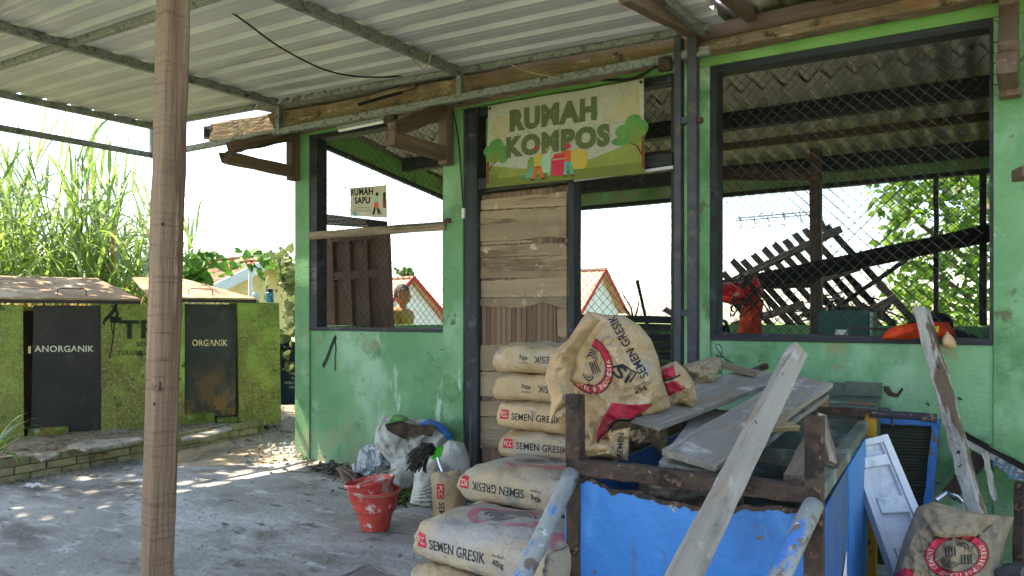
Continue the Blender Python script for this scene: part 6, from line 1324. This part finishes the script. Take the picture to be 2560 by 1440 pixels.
pouch('dark_cloth', 'dark cloth at the right end of the window sill', 'cloth', dk, lambda u, v: 3.95, .04, .04, 'black_cloth', 12, .03, 8., 85.)
kn = [[(2356, 845), (2368, 828), (2382, 842)], [(2392, 868), (2390, 855), (2382, 842)], [(2362, 870), (2375, 874), (2392, 868)], [(2362, 870), (2354, 858), (2356, 845)]]
pouch('knotted_bag', 'small brown knotted plastic bag hanging from the sill', 'plastic bag', kn, lambda u, v: 3.74, .03, .025, 'kraft_inner', 14, .03, 9., 87.)
tag(MB().tube([wl(2130, 819, .3), wl(2220, 824, .2), wl(2250, 826, .18)], [.006, .008, .012], 6).build('metal_rod', 'rust'), 'thin rusty rod lying across the green box', 'rod')
tl = thing('bent_hose', 'bent black hose in the corner of the right window', 'hose', wl(1805, 850, .6))
MB().tube([wl(1798, 850, .6), wl(1796, 812, .6), wl(1803, 798, .6), wl(1815, 806, .6), wl(1822, 835, .6)], .012, 8).build('hose', 'cable_black', tl, smooth=True)
MB().tube([wl(1806, 850, .65), wl(1806, 815, .65)], .02, 8).build('fitting', 'cable_black', tl, smooth=True)
# ================================================================== THE PERSON BEHIND THE LEFT WINDOW
hp_ = cam(1004, 736, 8.7); gx0 = V((hp_.x, hp_.y, terrain(hp_.x, hp_.y)))
per = thing('person', 'person in khaki shirt with black cap seen through the left window, facing right', 'person', gx0)
face = (rt * .93 - fw * .36).normalized(); lat_ = V((-face.y, face.x, 0)); HT = 1.64
def bp(f, l, z): return gx0 + face * f + lat_ * l + UP * (z * HT)
def skin_body(name, joints, edges, mat, par, root=0):
    me = bpy.data.meshes.new(name); me.from_pydata([p for p, r in joints], edges, []); o = link(name, me, mat, par)
    md = o.modifiers.new('skin', 'SKIN'); md.use_smooth_shade = True
    for i, (p, r) in enumerate(joints):
        sv = me.skin_vertices[0].data[i]; sv.radius = (r, r) if not isinstance(r, tuple) else r; sv.use_root = i == root
    o.modifiers.new('sub', 'SUBSURF').levels = 2; o.modifiers['sub'].render_levels = 2
    return o
J = [(bp(0, 0, .53), .13), (bp(-.01, 0, .62), .125), (bp(-.015, 0, .72), .14), (bp(-.01, 0, .80), .11), (bp(0, 0, .845), .05), (bp(.012, 0, .885), .05),
     (bp(-.01, .15, .795), .06), (bp(-.02, .21, .65), .045), (bp(.06, .2, .52), .036), (bp(.09, .2, .47), .03), (bp(-.01, -.15, .795), .06), (bp(-.02, -.21, .65), .045), (bp(.06, -.2, .52), .036), (bp(.09, -.2, .47), .03),
     (bp(0, .09, .47), .085), (bp(.02, .09, .27), .06), (bp(-.01, .09, .05), .04), (bp(.12, .1, .02), .03), (bp(0, -.09, .47), .085), (bp(.02, -.09, .27), .06), (bp(-.01, -.09, .05), .04), (bp(.12, -.1, .02), .03)]
skin_body('body', J, [(0, 1), (1, 2), (2, 3), (3, 4), (4, 5), (3, 6), (6, 7), (7, 8), (8, 9), (3, 10), (10, 11), (11, 12), (12, 13), (0, 14), (14, 15), (15, 16), (16, 17), (0, 18), (18, 19), (19, 20), (20, 21)], 'skin', per)
for s in (1, -1):
    hnd = [(bp(.09, s * .2, .47), .026), (bp(.115, s * .2, .445), .024)] + [(bp(.13 + .012 * k, s * (.2 + .018 * (k - 1.5)), .425 - .004 * (k % 2)), .008) for k in range(4)] + [(bp(.135 + .012 * k, s * (.2 + .018 * (k - 1.5)), .40), .007) for k in range(4)] + [(bp(.12, s * .17, .45), .009), (bp(.135, s * .155, .43), .008)]
    skin_body('hand', hnd, [(0, 1)] + [(1, 2 + k) for k in range(4)] + [(2 + k, 6 + k) for k in range(4)] + [(0, 10), (10, 11)], 'skin', per)
JS = [(p, (r + .014) if not isinstance(r, tuple) else r) for p, r in J]
sh = [JS[0], JS[1], JS[2], JS[3], (bp(0, 0, .835), .066), JS[6], JS[7], (bp(.02, .205, .585), .05), JS[10], JS[11], (bp(.02, -.205, .585), .05)]
skin_body('shirt', sh, [(0, 1), (1, 2), (2, 3), (3, 4), (3, 5), (5, 6), (6, 7), (3, 8), (8, 9), (9, 10)], 'khaki', per)
tro = [(bp(0, 0, .52), .145), (bp(0, .09, .46), .1), (bp(.02, .09, .27), .075), (bp(-.01, .09, .06), .06), (bp(0, -.09, .46), .1), (bp(.02, -.09, .27), .075), (bp(-.01, -.09, .06), .06)]
skin_body('trousers', tro, [(0, 1), (1, 2), (2, 3), (0, 4), (4, 5), (5, 6)], 'khaki', per)
def head_pt(u, v):
    th, ph = 2 * pi * u, pi * v; x, y, z = sin(ph) * cos(th), sin(ph) * sin(th), cos(ph); f = .095 * x; l = .073 * y; h = .118 * z
    if x > .3 and z < 0: f += .012 * (1 - abs(y)) * max(0, 1 - abs(z + .75) * 3)            # chin
    if x > .8: f += .028 * max(0, 1 - abs(y) * 5) * max(0, 1 - abs(z + .18) * 4)            # nose
    if x > .75: f += .008 * max(0, 1 - abs(y) * 3) * max(0, 1 - abs(z + .48) * 7); f -= .008 * max(0, 1 - abs(abs(y) - .32) * 6) * max(0, 1 - abs(z - .05) * 6)
    return gx0 + face * (f + .012) + lat_ * l + UP * (.928 * HT + h)
MB().grid(head_pt, 36, 24).build('head', 'skin', per, smooth=True)
def hair_pt(u, v):
    th, ph = 2 * pi * u, pi * (.02 + .55 * v) ; x, y, z = sin(ph) * cos(th), sin(ph) * sin(th), cos(ph); k = 1.07
    if x > .1: z = max(z, .42 + .1 * x)
    return gx0 + face * (.097 * x * k + .008) + lat_ * .075 * y * k + UP * (.928 * HT + .121 * z * k)
MB().grid(hair_pt, 28, 14).build('cap', 'hair', per, smooth=True)
for s in (1, -1):
    e = gx0 + lat_ * s * .075 + UP * (.925 * HT); MB().lathe([(0, -.008), (.02, -.006), (.024, .004), (.012, .006), (0, .004)], 14, e, (lat_ * s - face * .4).normalized()).build('ear', 'skin', per, smooth=True)
    MB().lathe([(0, 0), (.009, .001), (0, .004)], 10, gx0 + face * .092 + lat_ * s * .028 + UP * (.932 * HT), face).build('eye', 'hair', per)
MB().tube([gx0 + face * .098 + lat_ * t * .02 + UP * (.884 * HT) for t in (-1, 0, 1)], .005, 5).build('mouth', 'trim_red', per)
